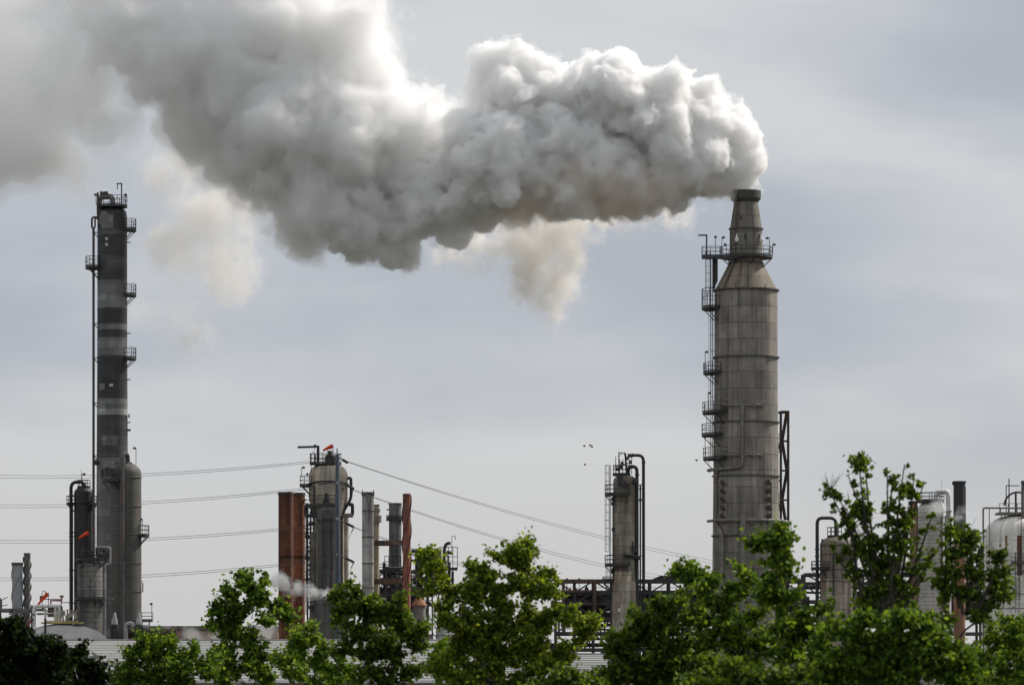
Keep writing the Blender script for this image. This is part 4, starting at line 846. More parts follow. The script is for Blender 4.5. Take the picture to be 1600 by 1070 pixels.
# ---------------------------------------------------------------- the right half
def build_splitter():
    f = F(695); Y = 695.0; cx = f.X(976.5); s = f.s; Z = f.Z; RB = 18.3 * s
    t = Thing('splitter_column', 'pale rust stained column with two tall black pipes at its right', 'column', (cx, Y, 0))
    sm = shell_mat('stained_plate', (0.2900, 0.2539, 0.2060), RB, 2.9, 1.75, .09, .55, .04, rust=.34, rustcol=(.16, .105, .075), streak=.32, grime=.25, bands=[(0, 1.15), (Z(911), 1.1), (Z(908), .8), (Z(740), .8)])
    mb = MB(); mb.lathe(cx, Y, [(21 * s, 0), (20.2 * s, Z(912)), (RB, Z(890)), (RB, Z(752))] + dome(RB, Z(751), .95), 56); t.part('shell', mb, sm)
    mb = MB(); a0 = 200; v = []; n = 14; rg = random.Random(5)
    mb.arc(cx, Y, RB, 20.35 * s, Z(909.5), Z(893), -142, -62, 14); t.part('bare_insulation', mb, shell_mat('torn_lagging', (0.5447, 0.4577, 0.3285), RB, .8, 9, .12, .6, .06, rust=.32, rustcol=(.24, .15, .09), streak=.35))
    K = M['black']
    mb = MB(); mb.pipe([(f.X(981), Y, Z(752)), (f.X(981), Y, Z(729)), (f.X(995), Y - .8, Z(729)), (f.X(995.5), Y - 1.0, 0)], .27, 1.0); flanges(mb, [((f.X(995.3), Y - .9, Z(742)), (0, 0, 1)), ((f.X(995.3), Y - .9, Z(870)), (0, 0, 1)), ((f.X(981), Y, Z(744)), (0, 0, 1)), ((f.X(995.5), Y - 1, Z(945)), (0, 0, 1))], .27); t.part('overhead_pipe', mb, K)
    mb = MB(); mb.pipe([(f.X(981), Y, Z(711)), (f.X(1005.5), Y + .4, Z(711)), (f.X(1006, ), Y + .4, 0)], .24, .9); flanges(mb, [((f.X(1005.8), Y + .4, Z(722)), (0, 0, 1)), ((f.X(988), Y, Z(711)), (1, 0, 0))], .24); t.part('vent_pipe', mb, K)
    mb = MB(); mb.tube([(f.X(1000.5), Y, Z(757)), (f.X(1000.5), Y, 0)], .13, 8); mb.tube([(f.X(1000.5), Y, Z(779)), (f.X(1000.5), Y, Z(783))], .22, 8); mb.tube([(f.X(991), Y - .9, Z(868)), (f.X(991), Y - .9, 0)], .07, 6); t.part('riser_pipe', mb, M['dark'])
    mb = MB()
    for py in (756, 762, 867, 945): mb.bar((f.X(990), Y - .5, Z(py + 4)), (f.X(1006), Y - .2, Z(py)), .14)
    mb.bar((f.X(985), Y - .6, Z(768)), (f.X(993), Y - .6, Z(762)), .16); t.part('pipe_bracket', mb, M['dark'])
    platform(t, f.X(971), Y, Z(741), .3, 14 * s, 0, 360, 1.4, .09, th=.25, n=14, brace=False, name='top_platform')
    mb = MB(); mb.bar((f.X(967), Y, Z(741)), (f.X(967), Y, Z(706)), .16); mb.bar((f.X(967), Y, Z(706.5)), (f.X(978), Y, Z(709)), .14); mb.bar((f.X(977), Y, Z(708)), (f.X(979), Y, Z(740)), .3); mb.bar((f.X(967), Y, Z(714)), (f.X(971), Y, Z(708)), .08); mb.bar((f.X(976), Y, Z(706)), (f.X(976), Y, Z(712)), .14); t.part('davit', mb, M['dark'])
    mb = MB()
    for px, py in ((985, 712), (985, 722), (972, 724), (980, 716), (964, 733), (970, 730)): mb.box((f.X(px), Y - .3, Z(py)), (.5, .4, .55))
    for px in (983, 987, 962, 968, 973): mb.bar((f.X(px), Y - .3, Z(741)), (f.X(px), Y - .3, Z(705 + (px % 5) * 4)), .11)
    mb.bar((f.X(958), Y - .5, Z(731)), (f.X(982), Y - .5, Z(723)), .14); t.part('valve_cluster', mb, M['dark'])
    mb = MB(); 
    for q in ((975, 757, .5), (993, 752, .4)): mb.tube([(f.X(q[0]), Y - RB - .55, Z(q[1])), (f.X(q[0]), Y - .8, Z(q[1]))], q[2], 16)
    mb.box((f.X(969), Y - RB - .1, Z(750)), (.9, .4, 1.8)); t.part('manway', mb, M['dark'])
    platform(t, cx, Y, Z(772), RB + .02, RB + 1.35, 160, 285, 1.45, .09, th=.28)
    platform(t, cx, Y, Z(882), RB + .02, RB + 1.35, 160, 285, 1.45, .09, th=.28)
    platform(t, cx, Y, Z(908), RB + .02, RB + 1.7, 165, 205, .7, .09, th=.28)
    ladder(t, (f.X(953), Y - .6, Z(882)), (f.X(953), Y - .6, Z(727)), (-1, -.2, 0), .6, rail=.09)
    ladder(t, (f.X(954), Y - .6, Z(1000)), (f.X(954), Y - .6, Z(882)), (-1, -.3, 0), .6, rail=.09)
    mb = MB(); mb.tube([(f.X(988), Y - RB * .8, Z(846)), (f.X(988), Y - RB * .8, Z(862))], .16, 8); mb.box((f.X(991), Y - RB * .8, Z(858)), (.9, .7, 1.0)); mb.tube([(f.X(975), Y - RB - .4, Z(868)), (f.X(996), Y - RB * .8, Z(869))], .2, 8); mb.tube([(f.X(988), Y - RB - .1, Z(870)), (f.X(998), Y - RB * .6, Z(873))], .22, 8); mb.box((f.X(976), Y - RB - .2, Z(868)), (.35, .3, .8)); t.part('level_gauge', mb, M['dark'])
    mb = MB()
    for px, py in ((957, 780), (957, 787), (958, 827), (958, 890), (957, 893)): mb.box((f.X(px), Y - .7, Z(py)), (.5, .4, .5))
    mb.tube([(f.X(957.5), Y - .5, Z(775)), (f.X(957.5), Y - .5, 0)], .08, 6); t.part('junction_box', mb, M['dark'])
    mb = MB(); a = -math.acos((f.X(967) - cx) / (20.5 * s)); mb.box((cx + 20.6 * s * math.cos(a), Y + 20.6 * s * math.sin(a), Z(953)), (.42, .1, .55)); t.part('name_plate', mb, M['white'])
build_splitter()

def build_rack():
    f = F(722); Y = 722.0
    t = Thing('pipe_rack', 'long grey brown elevated pipe rack running behind the columns at right', 'pipe rack', (f.X(1200), Y, 0))
    frame(t, f, 868, 1250, None, [908, 926, 943, 967, 990, 1015], 13, 6, 'rackgrey', .42)
    mb = MB(); mb.box((f.X(925), Y - 3.3, f.Z(908)), (11.8, .5, .55)); mb.box((f.X(905), Y - 3.3, f.Z(924)), (4.5, .5, .4))
    for px in (880, 929): mb.box((f.X(px), Y - 3.35, f.Z(950)), (.5, .45, 8.6))
    t.part('girder', mb, M['rackbrown'])
    mb = MB(); rg = random.Random(31)
    for k in range(34): py = rg.choice([rg.uniform(926, 968), rg.uniform(926, 968), rg.uniform(940, 1010)]); mb.tube([(f.X(868 + rg.uniform(0, 40)), Y + rg.uniform(-2.5, 2.5), f.Z(py)), (f.X(1250), Y + rg.uniform(-2.5, 2.5), f.Z(py))], rg.uniform(.1, .32), 8)
    t.part('pipe_run', mb, M['rackgrey'])
    mb = MB()
    for k in range(170): px = rg.uniform(870, 1250); p0 = rg.uniform(915, 985); mb.bar((f.X(px), Y - rg.uniform(-2.8, 2.8), f.Z(p0)), (f.X(px), Y, f.Z(p0 + rg.uniform(8, 40))), rg.uniform(.1, .3))
    t.part('pipe_drop', mb, M['rackgrey'])
    mb = MB(); n = 30; rails(mb, [(f.X(925 + 325 * i / n), Y - 3.1, f.Z(929)) for i in range(n + 1)], 1.1, .09, 1.5); rails(mb, [(f.X(868 + 90 * i / 12), Y - 3.1, f.Z(989)) for i in range(13)], 1.2, .09, .8); t.part('railing', mb, M['rackgrey'])
    g = F(723)
    xs = [898, 931, 1018, 1052, 1086, 1120, 1180, 1214, 1248]
    for i, px in enumerate(xs):                                    # banks of fan coolers sitting in the rack
        lab = ['dark boxy fan cooler left of the stained column, nearer the green tree', 'dark boxy fan cooler just left of the stained column'][i] if i < 2 else f'dark boxy fan cooler in the rack, {["first", "second", "third", "fourth", "fifth", "sixth", "seventh"][i - 2]} to the right of the stained column'
        t = Thing('fan_cooler', lab, 'fan cooler', (g.X(px), 723, 0), 'fan coolers in the pipe rack')
        mb = MB(); mb.box((g.X(px), 723, g.Z(949)), (3.2, 4.2, 3.5)); t.part('casing', mb, M['rackgrey'])
        mb = MB()
        for k in range(5): mb.box((g.X(px) - 1.5 + k * .75, 723 - 2.15, g.Z(949)), (.14, .1, 3.5))
        mb.box((g.X(px), 723 - 2.2, g.Z(941)), (3.3, .14, .2)); mb.box((g.X(px), 723 - 2.2, g.Z(957)), (3.3, .14, .2)); t.part('rib', mb, M['dark'])
        mb = MB(); mb.lathe(g.X(px), 723, [(1.25, g.Z(932)), (1.4, g.Z(929))], 20); t.part('fan_ring', mb, M['dark'])
    mb = MB(); mb.add([(g.X(1010), 719, g.Z(909)), (g.X(1030), 719, g.Z(900)), (g.X(1095), 719, g.Z(900)), (g.X(1110), 719, g.Z(909)), (g.X(1010), 726, g.Z(909)), (g.X(1030), 726, g.Z(900)), (g.X(1095), 726, g.Z(900)), (g.X(1110), 726, g.Z(909))], [(0, 1, 2, 3), (7, 6, 5, 4), (0, 4, 5, 1), (1, 5, 6, 2), (2, 6, 7, 3), (3, 7, 4, 0)])
    for k in range(9): mb.box((g.X(1030 + k * 8), 718.9, g.Z(904.5)), (.12, .1, .9))
    single('rack_canopy', mb, M['rackgrey'], (g.X(1060), 722, g.Z(909)), 'dark flat topped canopy on the pipe rack left of the smoking stack', 'canopy')
    for px, lab in ((885.5, 'left lamp post on the rusty girder of the pipe rack'), (904.5, 'right lamp post on the rusty girder of the pipe rack')):
        t = Thing('rack_lamp', lab, 'lamp post', (f.X(px), Y - 3, f.Z(925)), 'lamp posts on the rack'); mb = MB(); mb.tube([(f.X(px), Y - 3, f.Z(925)), (f.X(px), Y - 3, f.Z(906))], .05, 6); t.part('pole', mb, M['dark']); mb = MB(); mb.box((f.X(px), Y - 3.1, f.Z(905)), (.35, .3, .25)); t.part('lamp_head', mb, M['dark'])
    p = f.p(916, 924, -3.2); mb = MB(); mb.lathe(p.x, p.y, [(.3, p.z), (.32, p.z + .5), (.12, p.z + .7), (.1, p.z + 1.0)], 12); single('vent_cap', mb, M['dark'], p, 'small dark mushroom vent standing on the rusty girder', 'vent')
    # second stretch further right, behind the trees
    f = F(735); Y = 735.0; t = Thing('pipe_rack', 'dark low pipe rack between the small drum column and the white vessel', 'pipe rack', (f.X(1420), Y, 0))
    frame(t, f, 1255, 1620, None, [898, 912, 940, 965, 990], 12, 6, 'rackgrey', .4)
    mb = MB()
    for k in range(10): py = rg.uniform(900, 975); mb.tube([(f.X(1255), Y + rg.uniform(-2.5, 2.5), f.Z(py)), (f.X(1620), Y + rg.uniform(-2.5, 2.5), f.Z(py))], rg.uniform(.12, .36), 8)
    t.part('pipe_run', mb, M['rackgrey'])
    mb = MB(); mb.box((f.X(1385), Y, f.Z(936)), (18, 4, 2.6)); mb.box((f.X(1500), Y, f.Z(940)), (9, 4, 2.2)); t.part('cable_duct', mb, M['rackgrey'])
build_rack()

def build_drum_column():
    f = F(690); Y = 690.0; cx = f.X(1306.5); s = f.s; Z = f.Z; RB = 25.2 * s
    t = Thing('drum_column', 'stout rust tinged column with a dark round manway, right of the smoking stack', 'column', (cx, Y, 0))
    sm = shell_mat('rusty_pale_plate', (0.2488, 0.2114, 0.1722), RB, 2.2, 2.4, .10, .6, .04, rust=.24, rustcol=(.16, .10, .075), streak=.32, grime=.25, bands=[(0, 1.15), (Z(905), 1.0), (Z(866), .9), (Z(852), .62), (Z(830), .6)])
    mb = MB(); mb.lathe(cx, Y, [(RB, 0), (RB, Z(852))] + dome(RB, Z(851), 1.35), 56); t.part('shell', mb, sm)
    rings(t, cx, Y, [Z(p) for p in (852, 866, 890, 908)], RB, .08, .1, M['brown'])
    mb = MB(); mb.tube([(f.X(1322), Y - RB * .8 - .6, Z(859)), (f.X(1321), Y - 1, Z(859))], .62, 20); t.part('manway', mb, M['dark'])
    mb = MB(); mb.pipe([(f.X(1306), Y, Z(840)), (f.X(1306), Y, Z(809)), (f.X(1276.5), Y - .5, Z(809)), (f.X(1276.5), Y - .5, 0)], .27, .9); flanges(mb, [((f.X(1276.5), Y - .5, Z(858)), (0, 0, 1)), ((f.X(1276.5), Y - .5, Z(869)), (0, 0, 1))], .27); t.part('overhead_pipe', mb, M['black'])
    platform(t, f.X(1304), Y, Z(838), .3, 11.5 * s, 0, 360, 1.4, .1, th=.3, n=12, brace=False, name='top_platform')
    mb = MB(); mb.pipe([(f.X(1330), Y - 1, Z(862)), (f.X(1337), Y - 1, Z(862)), (f.X(1340), Y - 1, Z(868)), (f.X(1335.5), Y - 1, Z(878)), (f.X(1335.5), Y - 1, 0)], .22, .5); mb.bar((f.X(1330), Y - 1.2, Z(862)), (f.X(1337), Y - 1.2, Z(861)), .5); t.part('side_pipe', mb, M['grey'])
    platform(t, cx, Y, Z(873), RB + .02, RB + .55, -95, -5, .9, .08); platform(t, cx, Y, Z(888), RB + .02, RB + 1.4, 160, 240, 1.1, .09)
    mb = MB(); mb.box((f.X(1284.5), Y - .4, Z(845)), (.3, .3, .6)); mb.tube([(f.X(1300), Y - RB - .15, Z(850)), (f.X(1300), Y - RB - .15, Z(930))], .1, 6); t.part('conduit', mb, M['dark'])
build_drum_column()

def build_white_column():
    f = F(722); Y = 722.0; cx = f.X(1454.5); s = f.s; Z = f.Z; RB = 19.8 * s
    t = Thing('white_column', 'white column with a swan neck pipe standing behind the sparse twiggy tree', 'column', (cx, Y, 0))
    sm = shell_mat('white_lagging', (0.5762, 0.5650, 0.5314), RB, 6, .62, .04, .72, .05, rust=.05, streak=.12, grime=.1)
    mb = MB(); mb.lathe(cx, Y, [(RB, 0), (RB, Z(803)), (RB * 1.03, Z(802)), (RB * 1.03, Z(796))] + dome(RB, Z(795), 1.35), 56); t.part('shell', mb, sm)
    rings(t, cx, Y, [Z(808), Z(880)], RB, .12, .14, M['lgrey'])
    mb = MB(); mb.pipe([(f.X(1462), Y, Z(785)), (f.X(1462), Y, Z(768)), (f.X(1480), Y - .6, Z(768)), (f.X(1481.5), Y - .6, Z(775)), (f.X(1481.5), Y - .6, 0)], .42, 1.2); t.part('swan_neck_pipe', mb, M['white'])
    platform(t, f.X(1454), Y, Z(782), .5, 21.5 * s, 0, 360, 1.3, .1, th=.35, n=16, brace=False, name='top_platform')
    mb = MB()
    for px, py in ((1433.5, 752), (1471.5, 751)): mb.bar((f.X(px), Y, Z(782)), (f.X(px), Y, Z(py)), .05)
    t.part('antenna', mb, M['dark'])
    mb = MB()
    for px in (1471, 1476): mb.tube([(f.X(px), Y - 1.5, Z(806)), (f.X(px), Y - 1.5, 0)], .17, 8)
    mb.bar((f.X(1474), Y - 1.4, Z(800)), (f.X(1486), Y - 1.4, Z(799)), .2); mb.bar((f.X(1476), Y - 1.4, Z(810)), (f.X(1484), Y - 1.4, Z(800)), .16); mb.bar((f.X(1449), Y - RB - .1, Z(815)), (f.X(1449), Y - RB - .1, Z(880)), .08); t.part('conduit', mb, M['lgrey'])
    for px, r, py, Y2, col, lab, bands in ((1499, 9.3, 752, 716, (.035, .036, .038), 'sooty black chimney with a rusty foot right of the white column', [(0, 5.0), (900, 5.0), (860, 3.2), (845, 1.0), (740, 1.0)]), (1427.5, 6.2, 783, 712, (.15, .09, .065), 'slim rusty chimney left of the white column', None)):
        f = F(Y2); cx, rr = f.X(px), r * f.s; t = Thing('chimney', lab, 'chimney', (cx, Y2, 0))
        if bands: bands = [(0, 5.0)] + [(f.Z(p), v) for p, v in bands[1:]]
        sm = shell_mat('sooty_plate' if bands else 'rusty_flue_plate', col, rr, 30, 2.4, .06, .8, .03, rust=.12 if bands else .35, rustcol=(.30, .13, .06) if not bands else (.05, .045, .04), streak=.2, bands=bands)
        if bands:
            cr = [n for n in sm.node_tree.nodes if n.type == 'VALTORGB'][0]
            for e in cr.color_ramp.elements[:3]: e.color = (.26, .13, .075, 1)
        mb = MB(); mb.lathe(cx, Y2, [(rr, 0), (rr, f.Z(py)), (rr - .1, f.Z(py)), (rr - .1, f.Z(py) - .6)], 36); t.part('flue', mb, sm)
        mb = MB(); mb.ring(cx, Y2, rr - .02, rr + .14, f.Z(py + 2.5), f.Z(py) + .05); mb.box((cx - rr - .1, Y2, f.Z(py + 3)), (.2, .3, .5)); t.part('rim', mb, M['dark'])
        mb = MB(); mb.box((cx + rr, Y2 - .2, f.Z(py + 42)), (.1, .3, 7)); t.part('conduit', mb, M['dark'])
build_white_column()

def build_white_vessel():
    f = F(688); Y = 688.0; cx = f.X(1592); s = f.s; Z = f.Z; RB = 54 * s
    t = Thing('white_vessel', 'large white dome topped vessel with heavy rust streaks at the right edge', 'vessel', (cx, Y, 0))
    sm = shell_mat('white_rusted_plate', (0.7492, 0.7130, 0.6565), RB, 6, 3.2, .05, .75, .03, rust=.17, rustcol=(.17, .085, .06), streak=.14, grime=.12)
    mb = MB(); mb.lathe(cx, Y, [(RB, 0), (RB, Z(836))] + [(max(.2, RB * math.cos(a) ** .8), Z(836) + 3.1 * math.sin(a)) for a in [.12, .25, .4, .55, .7, .85, 1.0, 1.15, 1.3, 1.42, 1.52]], 72); t.part('shell', mb, sm)
    rr = lambda px, d=.12: (f.X(px), Y - math.sqrt(max(0, RB * RB - (f.X(px) - cx) ** 2)) - d)
    rustm = pmat('rust_run', (.17, .07, .045), .95, .45, scale=2.0, rust=.3, rustcol=(.33, .27, .23), stretch=.15)
    for px, w, y0, y1 in ((1567, .35, 822, 862), (1587, .75, 818, 900), (1597, .5, 826, 950)):
        a = math.degrees(-math.acos((f.X(px) - cx) / RB)); da = math.degrees(w / RB) / 2
        mb = MB(); mb.arc(cx, Y, RB - .1, RB + .02, Z(y1), Z(max(y0, 838)), a - da, a + da, 4); t.part('rust_streak', mb, rustm)
    C = M['concpipe']
    mb = MB(); z = Z(803); mb.box((f.X(1583), Y - 1, z), (5.4, 4, .3)); rails(mb, [(f.X(1558), Y - 3, z), (f.X(1572), Y - 3, z), (f.X(1586), Y - 3, z), (f.X(1606), Y - 3, z)], 1.5, .09, .7)
    for px in (1560, 1567, 1574, 1581): mb.bar((f.X(1567), Y - 2.5, Z(822)), (f.X(px), Y - 2.5, z), .14)
    t.part('top_platform', mb, C)
    mb = MB(); mb.pipe([(f.X(1602), Y - 3, Z(795)), (f.X(1533), Y - 3, Z(794.5)), (f.X(1533), Y - 3, 0)], .14, .3); mb.tube([(f.X(1542.5), Y - 3, Z(795)), (f.X(1542.5), Y - 3, 0)], .07, 6); mb.tube([(f.X(1560), Y - 3, Z(795)), (f.X(1560), Y - 3, Z(806))], .1, 6); t.part('spray_line', mb, C)
    mb = MB(); mb.bar((f.X(1575.5), Y - 1, z), (f.X(1575.5), Y - 1, Z(748)), .16); mb.bar((f.X(1571), Y - 1, z), (f.X(1571), Y - 1, Z(759)), .14); mb.bar((f.X(1571), Y - 1, Z(759)), (f.X(1592), Y - 1, Z(759)), .14); t.part('davit', mb, M['darkpipe'])
    mb = MB(); mb.tube([(f.X(1589) + 2.05 * math.cos(R(q)), Y - 1, Z(790) + 2.05 * math.sin(R(q))) for q in range(180, -1, -12)], .15, 8); mb.tube([(f.X(1586), Y - 1, Z(770)), (f.X(1586), Y - 1, Z(800))], .16, 8); t.part('gooseneck', mb, M['brown'])
    mb = MB(); mb.tube([(f.X(1594), Y - 3.4, Z(755)), (f.X(1594), Y - 3.4, Z(838))], .24, 8); mb.box((f.X(1600), Y - 3.4, Z(754)), (1.6, 1.4, .3)); mb.bar((f.X(1594), Y - 3.4, Z(758)), (f.X(1606), Y - 3.4, Z(766)), .12); mb.bar((f.X(1597), Y - 3.4, Z(756)), (f.X(1597), Y - 3.4, Z(768)), .12); t.part('mast', mb, M['grey'])
    mb = MB(); z2 = Z(880); 
    x, y = rr(1590, .6); mb.arc(cx, Y, RB + .02, RB + .7, z2 - .2, z2, -108, -60, 10); rails(mb, arc_pts(cx, Y, z2, RB + .65, -108, -60, 10), 1.4, .07, .8); mb.arc(cx, Y, RB + .02, RB + .6, Z(894), Z(892), -96, -78, 6); t.part('platform', mb, M['darkpipe'])
    ladder(t, (f.X(1583), rr(1583, .5)[1], Z(958)), (f.X(1583), rr(1583, .5)[1], Z(865)), (0, -1, 0), .6, mat='darkpipe')
    ladder(t, (f.X(1592), rr(1592, .6)[1], Z(880)), (f.X(1592), rr(1592, .6)[1], Z(810)), (0, -1, 0), .6, mat='darkpipe')
    rings(t, cx, Y, [Z(p) for p in (897, 929, 951)], RB, .06, .1, M['darkpipe'], n=64)
    mb = MB(); mb.tube([(f.X(1536), Y + 1, Z(905)), (f.X(1540), Y - 1, Z(902))], .4, 12); t.part('side_nozzle', mb, M['lgrey'])
build_white_vessel()

# ---------------------------------------------------------------- shed, far shed, birds
def build_sheds():
    m = bpy.data.materials.new('ribbed_roof_sheet'); m.use_nodes = True; N, L = m.node_tree.nodes, m.node_tree.links; b = N['Principled BSDF']
    tc = N.new('ShaderNodeTexCoord'); n = N.new('ShaderNodeTexNoise'); n.inputs['Scale'].default_value = .12; n.inputs['Detail'].default_value = 6; L.new(tc.outputs['Object'], n.inputs['Vector'])
    r = N.new('ShaderNodeValToRGB'); r.color_ramp.elements[0].position = .3; r.color_ramp.elements[0].color = (.21, .21, .20, 1); r.color_ramp.elements[1].position = .7; r.color_ramp.elements[1].color = (.30, .297, .28, 1); L.new(n.outputs['Fac'], r.inputs['Fac']); w = N.new('ShaderNodeTexWave'); w.wave_type = 'BANDS'; w.bands_direction = 'Y'; w.wave_profile = 'SIN'; w.inputs['Scale'].default_value = .314 / (35.0 / 15) ; w.inputs['Distortion'].default_value = .0
    L.new(tc.outputs['Object'], w.inputs['Vector']); wr = N.new('ShaderNodeMapRange'); wr.inputs['From Min'].default_value = .12; wr.inputs['From Max'].default_value = .55; wr.inputs['To Min'].default_value = .62; wr.inputs['To Max'].default_value = 1.12; L.new(w.outputs['Fac'], wr.inputs['Value'])
    ws = N.new('ShaderNodeVectorMath'); ws.operation = 'SCALE'; L.new(r.outputs[0], ws.inputs[0]); L.new(wr.outputs[0], ws.inputs['Scale'])
    L.new(ws.outputs[0], b.inputs['Base Color']); b.inputs['Roughness'].default_value = .55
    f, g = F(420), F(385)
    # overlapping sheet courses, each a small real step with a shadow line
    def shed(px0, px1, ridge, eave, fy, gy, label, wallcol):
        f, g = F(fy), F(gy); x0, x1 = f.X(px0), f.X(px1); zr, ze = f.Z(ridge), g.Z(eave)
        t = Thing('metal_shed', label, 'shed', ((x0 + x1) / 2, (fy + gy) / 2, 0)); mb = MB(); n = 15
        for i in range(n):
            a, c = i / n, (i + 1) / n; ya, yc = fy + (gy - fy) * a, fy + (gy - fy) * c; za, zc = zr + (ze - zr) * a, zr + (ze - zr) * c
            mb.add([(x0, ya, za - .02), (x1, ya, za - .02), (x1, yc, zc + .05), (x0, yc, zc + .05), (x0, yc, zc - .06), (x1, yc, zc - .06)], [(0, 3, 2, 1), (3, 4, 5, 2)])
        mb.add([(x0, fy, zr), (x1, fy, zr), (x1, 2 * fy - gy, ze), (x0, 2 * fy - gy, ze)], [(0, 1, 2, 3)])
        t.part('roof', mb, m)
        mb = MB(); mb.bar((x0, fy, zr + .06), (x1, fy, zr + .06), .35, .12); t.part('ridge_cap', mb, M['lgrey'])
        mb = MB(); mb.bar((x0 - .1, gy - .1, ze - .02), (x1 + .1, gy - .1, ze - .02), .25, .22); t.part('gutter', mb, M['white'])
        w = MB(); y2 = 2 * fy - gy; w.box(((x0 + x1) / 2, fy, (ze - .25) / 2), (x1 - x0 - .6, abs(y2 - gy) - .8, ze - .25))
        for x in (x0 + .35, x1 - .35): w.add([(x, gy + .5, ze - .25), (x, y2 - .5, ze - .25), (x, fy, zr - .15), (x + .02, gy + .5, ze - .25), (x + .02, y2 - .5, ze - .25), (x + .02, fy, zr - .15)], [(0, 1, 2), (5, 4, 3), (0, 3, 4, 1), (1, 4, 5, 2), (2, 5, 3, 0)])
        t.part('wall', w, pmat('shed_wall', wallcol, .8, .12, scale=.3))
    shed(60, 742, 1000, 1064, 420, 385, 'long low shed with a pale ribbed metal roof behind the front trees', (.30, .25, .19))
    shed(790, 960, 1022, 1074, 400, 370, 'smaller shed with pale ribbed roof glimpsed under the broad green tree', (.28, .27, .25))
    f = F(860); t = Thing('far_shed', 'distant low brick pink shed with a dark flat roof beyond the pale roof', 'shed', (f.X(330), 860, 0))
    mb = MB(); mb.box((f.X(330), 860, f.Z(1000) / 2 + 1), (26, 8, f.Z(985) - 0)); t.part('wall', mb, pmat('pinkish_wall', (.36, .24, .19), .9, .3, scale=.25, rust=.3, rustcol=(.45, .42, .40)))
    mb = MB(); mb.box((f.X(330), 860, f.Z(981)), (26.8, 9, .75)); t.part('roof', mb, pmat('dark_roof', (.10, .095, .09), .9, .3))
build_sheds()

def build_added_far_wood():  # added tree belt that blocks the bright gaps behind the rack
    rg = np.random.default_rng(21); f = F(1500); n = 26000
    px = rg.uniform(-150, 1750, n); top = 1022 + 12 * np.sin(px * .021) + 9 * np.sin(px * .057 + 1) + 6 * np.sin(px * .13)
    py = top + (1120 - top) * rg.random(n) ** 1.2
    pts = np.stack([(px - 800) * f.s, 1500 + rg.uniform(-25, 25, n), CAMZ + (HOR - py) * f.s], 1)
    m = bpy.data.materials.new('far_leaves'); m.use_nodes = True; b = m.node_tree.nodes['Principled BSDF']; b.inputs['Base Color'].default_value = (.045, .055, .040, 1); b.inputs['Roughness'].default_value = .9
    me = leaf_mesh('added_far_wood', pts, 3.0, rg); me.materials.append(m); o = bpy.data.objects.new('added_far_wood', me); COL.objects.link(o)
    o['label'] = 'added distant dull green belt of trees closing bright gaps behind the refinery'; o['kind'] = 'stuff'; o['category'] = 'woodland'

def build_birds():
    for px, py, Y, lab, a in ((913, 697, 600, 'tiny dark bird left of two flying close together', 20), (922.5, 696, 610, 'tiny dark bird, upper of two flying close together', -25), (925, 698.5, 605, 'tiny dark bird, lower of two flying close together', 10), (1088.5, 719.5, 560, 'tiny dark bird flying just left of the smoking stack', 35), (914, 726, 620, 'tiny dark bird flying below the other three near the stained column', 0)):
        f = F(Y); p = f.p(px, py); t = Thing('bird', lab, 'bird', p, 'birds in the sky'); mb = MB(); L_ = .17; r = R(a)
        mb.tube([p + Vector((x * L_ * math.cos(r), x * L_ * math.sin(r), z)) for x, z in ((-1, .02), (-.55, 0), (0, -.02), (.5, 0), (.8, .03), (1, .02))], [.015, .04, .06, .05, .035, .01], 8)
        for sgn in (-1, 1):
            c = Vector((-math.sin(r), math.cos(r), 0)) * sgn; e = Vector((math.cos(r), math.sin(r), 0)); z = Vector((0, 0, 1))
            q = [p + e * .1, p - e * .12, p + c * .2 + z * .16 - e * .1, p + c * .2 + z * .16 + e * .12, p + c * .4 + z * .08 - e * .12]
            mb.add(q + [x - z * .02 for x in q], [(0, 1, 2, 3), (3, 2, 4), (8, 7, 6, 5), (9, 7, 8), (0, 3, 8, 5), (1, 6, 7, 2), (2, 7, 9, 4), (4, 9, 8, 3), (0, 5, 6, 1)])
        t.part('body', mb, M['bird'])
build_birds()
# ---------------------------------------------------------------- trees
def leaf_mat(name, lo, mid, hi):
    m = bpy.data.materials.new(name); m.use_nodes = True; N, L = m.node_tree.nodes, m.node_tree.links; N.clear()
    o = N.new('ShaderNodeOutputMaterial'); g = N.new('ShaderNodeNewGeometry'); r = N.new('ShaderNodeValToRGB')
    e = r.color_ramp.elements; e[0].position = 0.05; e[0].color = (*lo, 1); e[1].position = .97; e[1].color = (*hi, 1); q = e.new(.55); q.color = (*mid, 1)
    L.new(g.outputs['Random Per Island'], r.inputs['Fac'])
    d = N.new('ShaderNodeBsdfPrincipled'); d.inputs['Roughness'].default_value = .5; d.inputs['Specular IOR Level'].default_value = .12; L.new(r.outputs[0], d.inputs['Base Color'])
    t = N.new('ShaderNodeBsdfTranslucent'); s = N.new('ShaderNodeVectorMath'); s.operation = 'MULTIPLY'; s.inputs[1].default_value = (1.5, 1.3, .5); L.new(r.outputs[0], s.inputs[0]); L.new(s.outputs[0], t.inputs['Color'])
    x = N.new('ShaderNodeMixShader'); x.inputs[0].default_value = .45; L.new(d.outputs[0], x.inputs[1]); L.new(t.outputs[0], x.inputs[2]); L.new(x.outputs[0], o.inputs['Surface'])
    return m

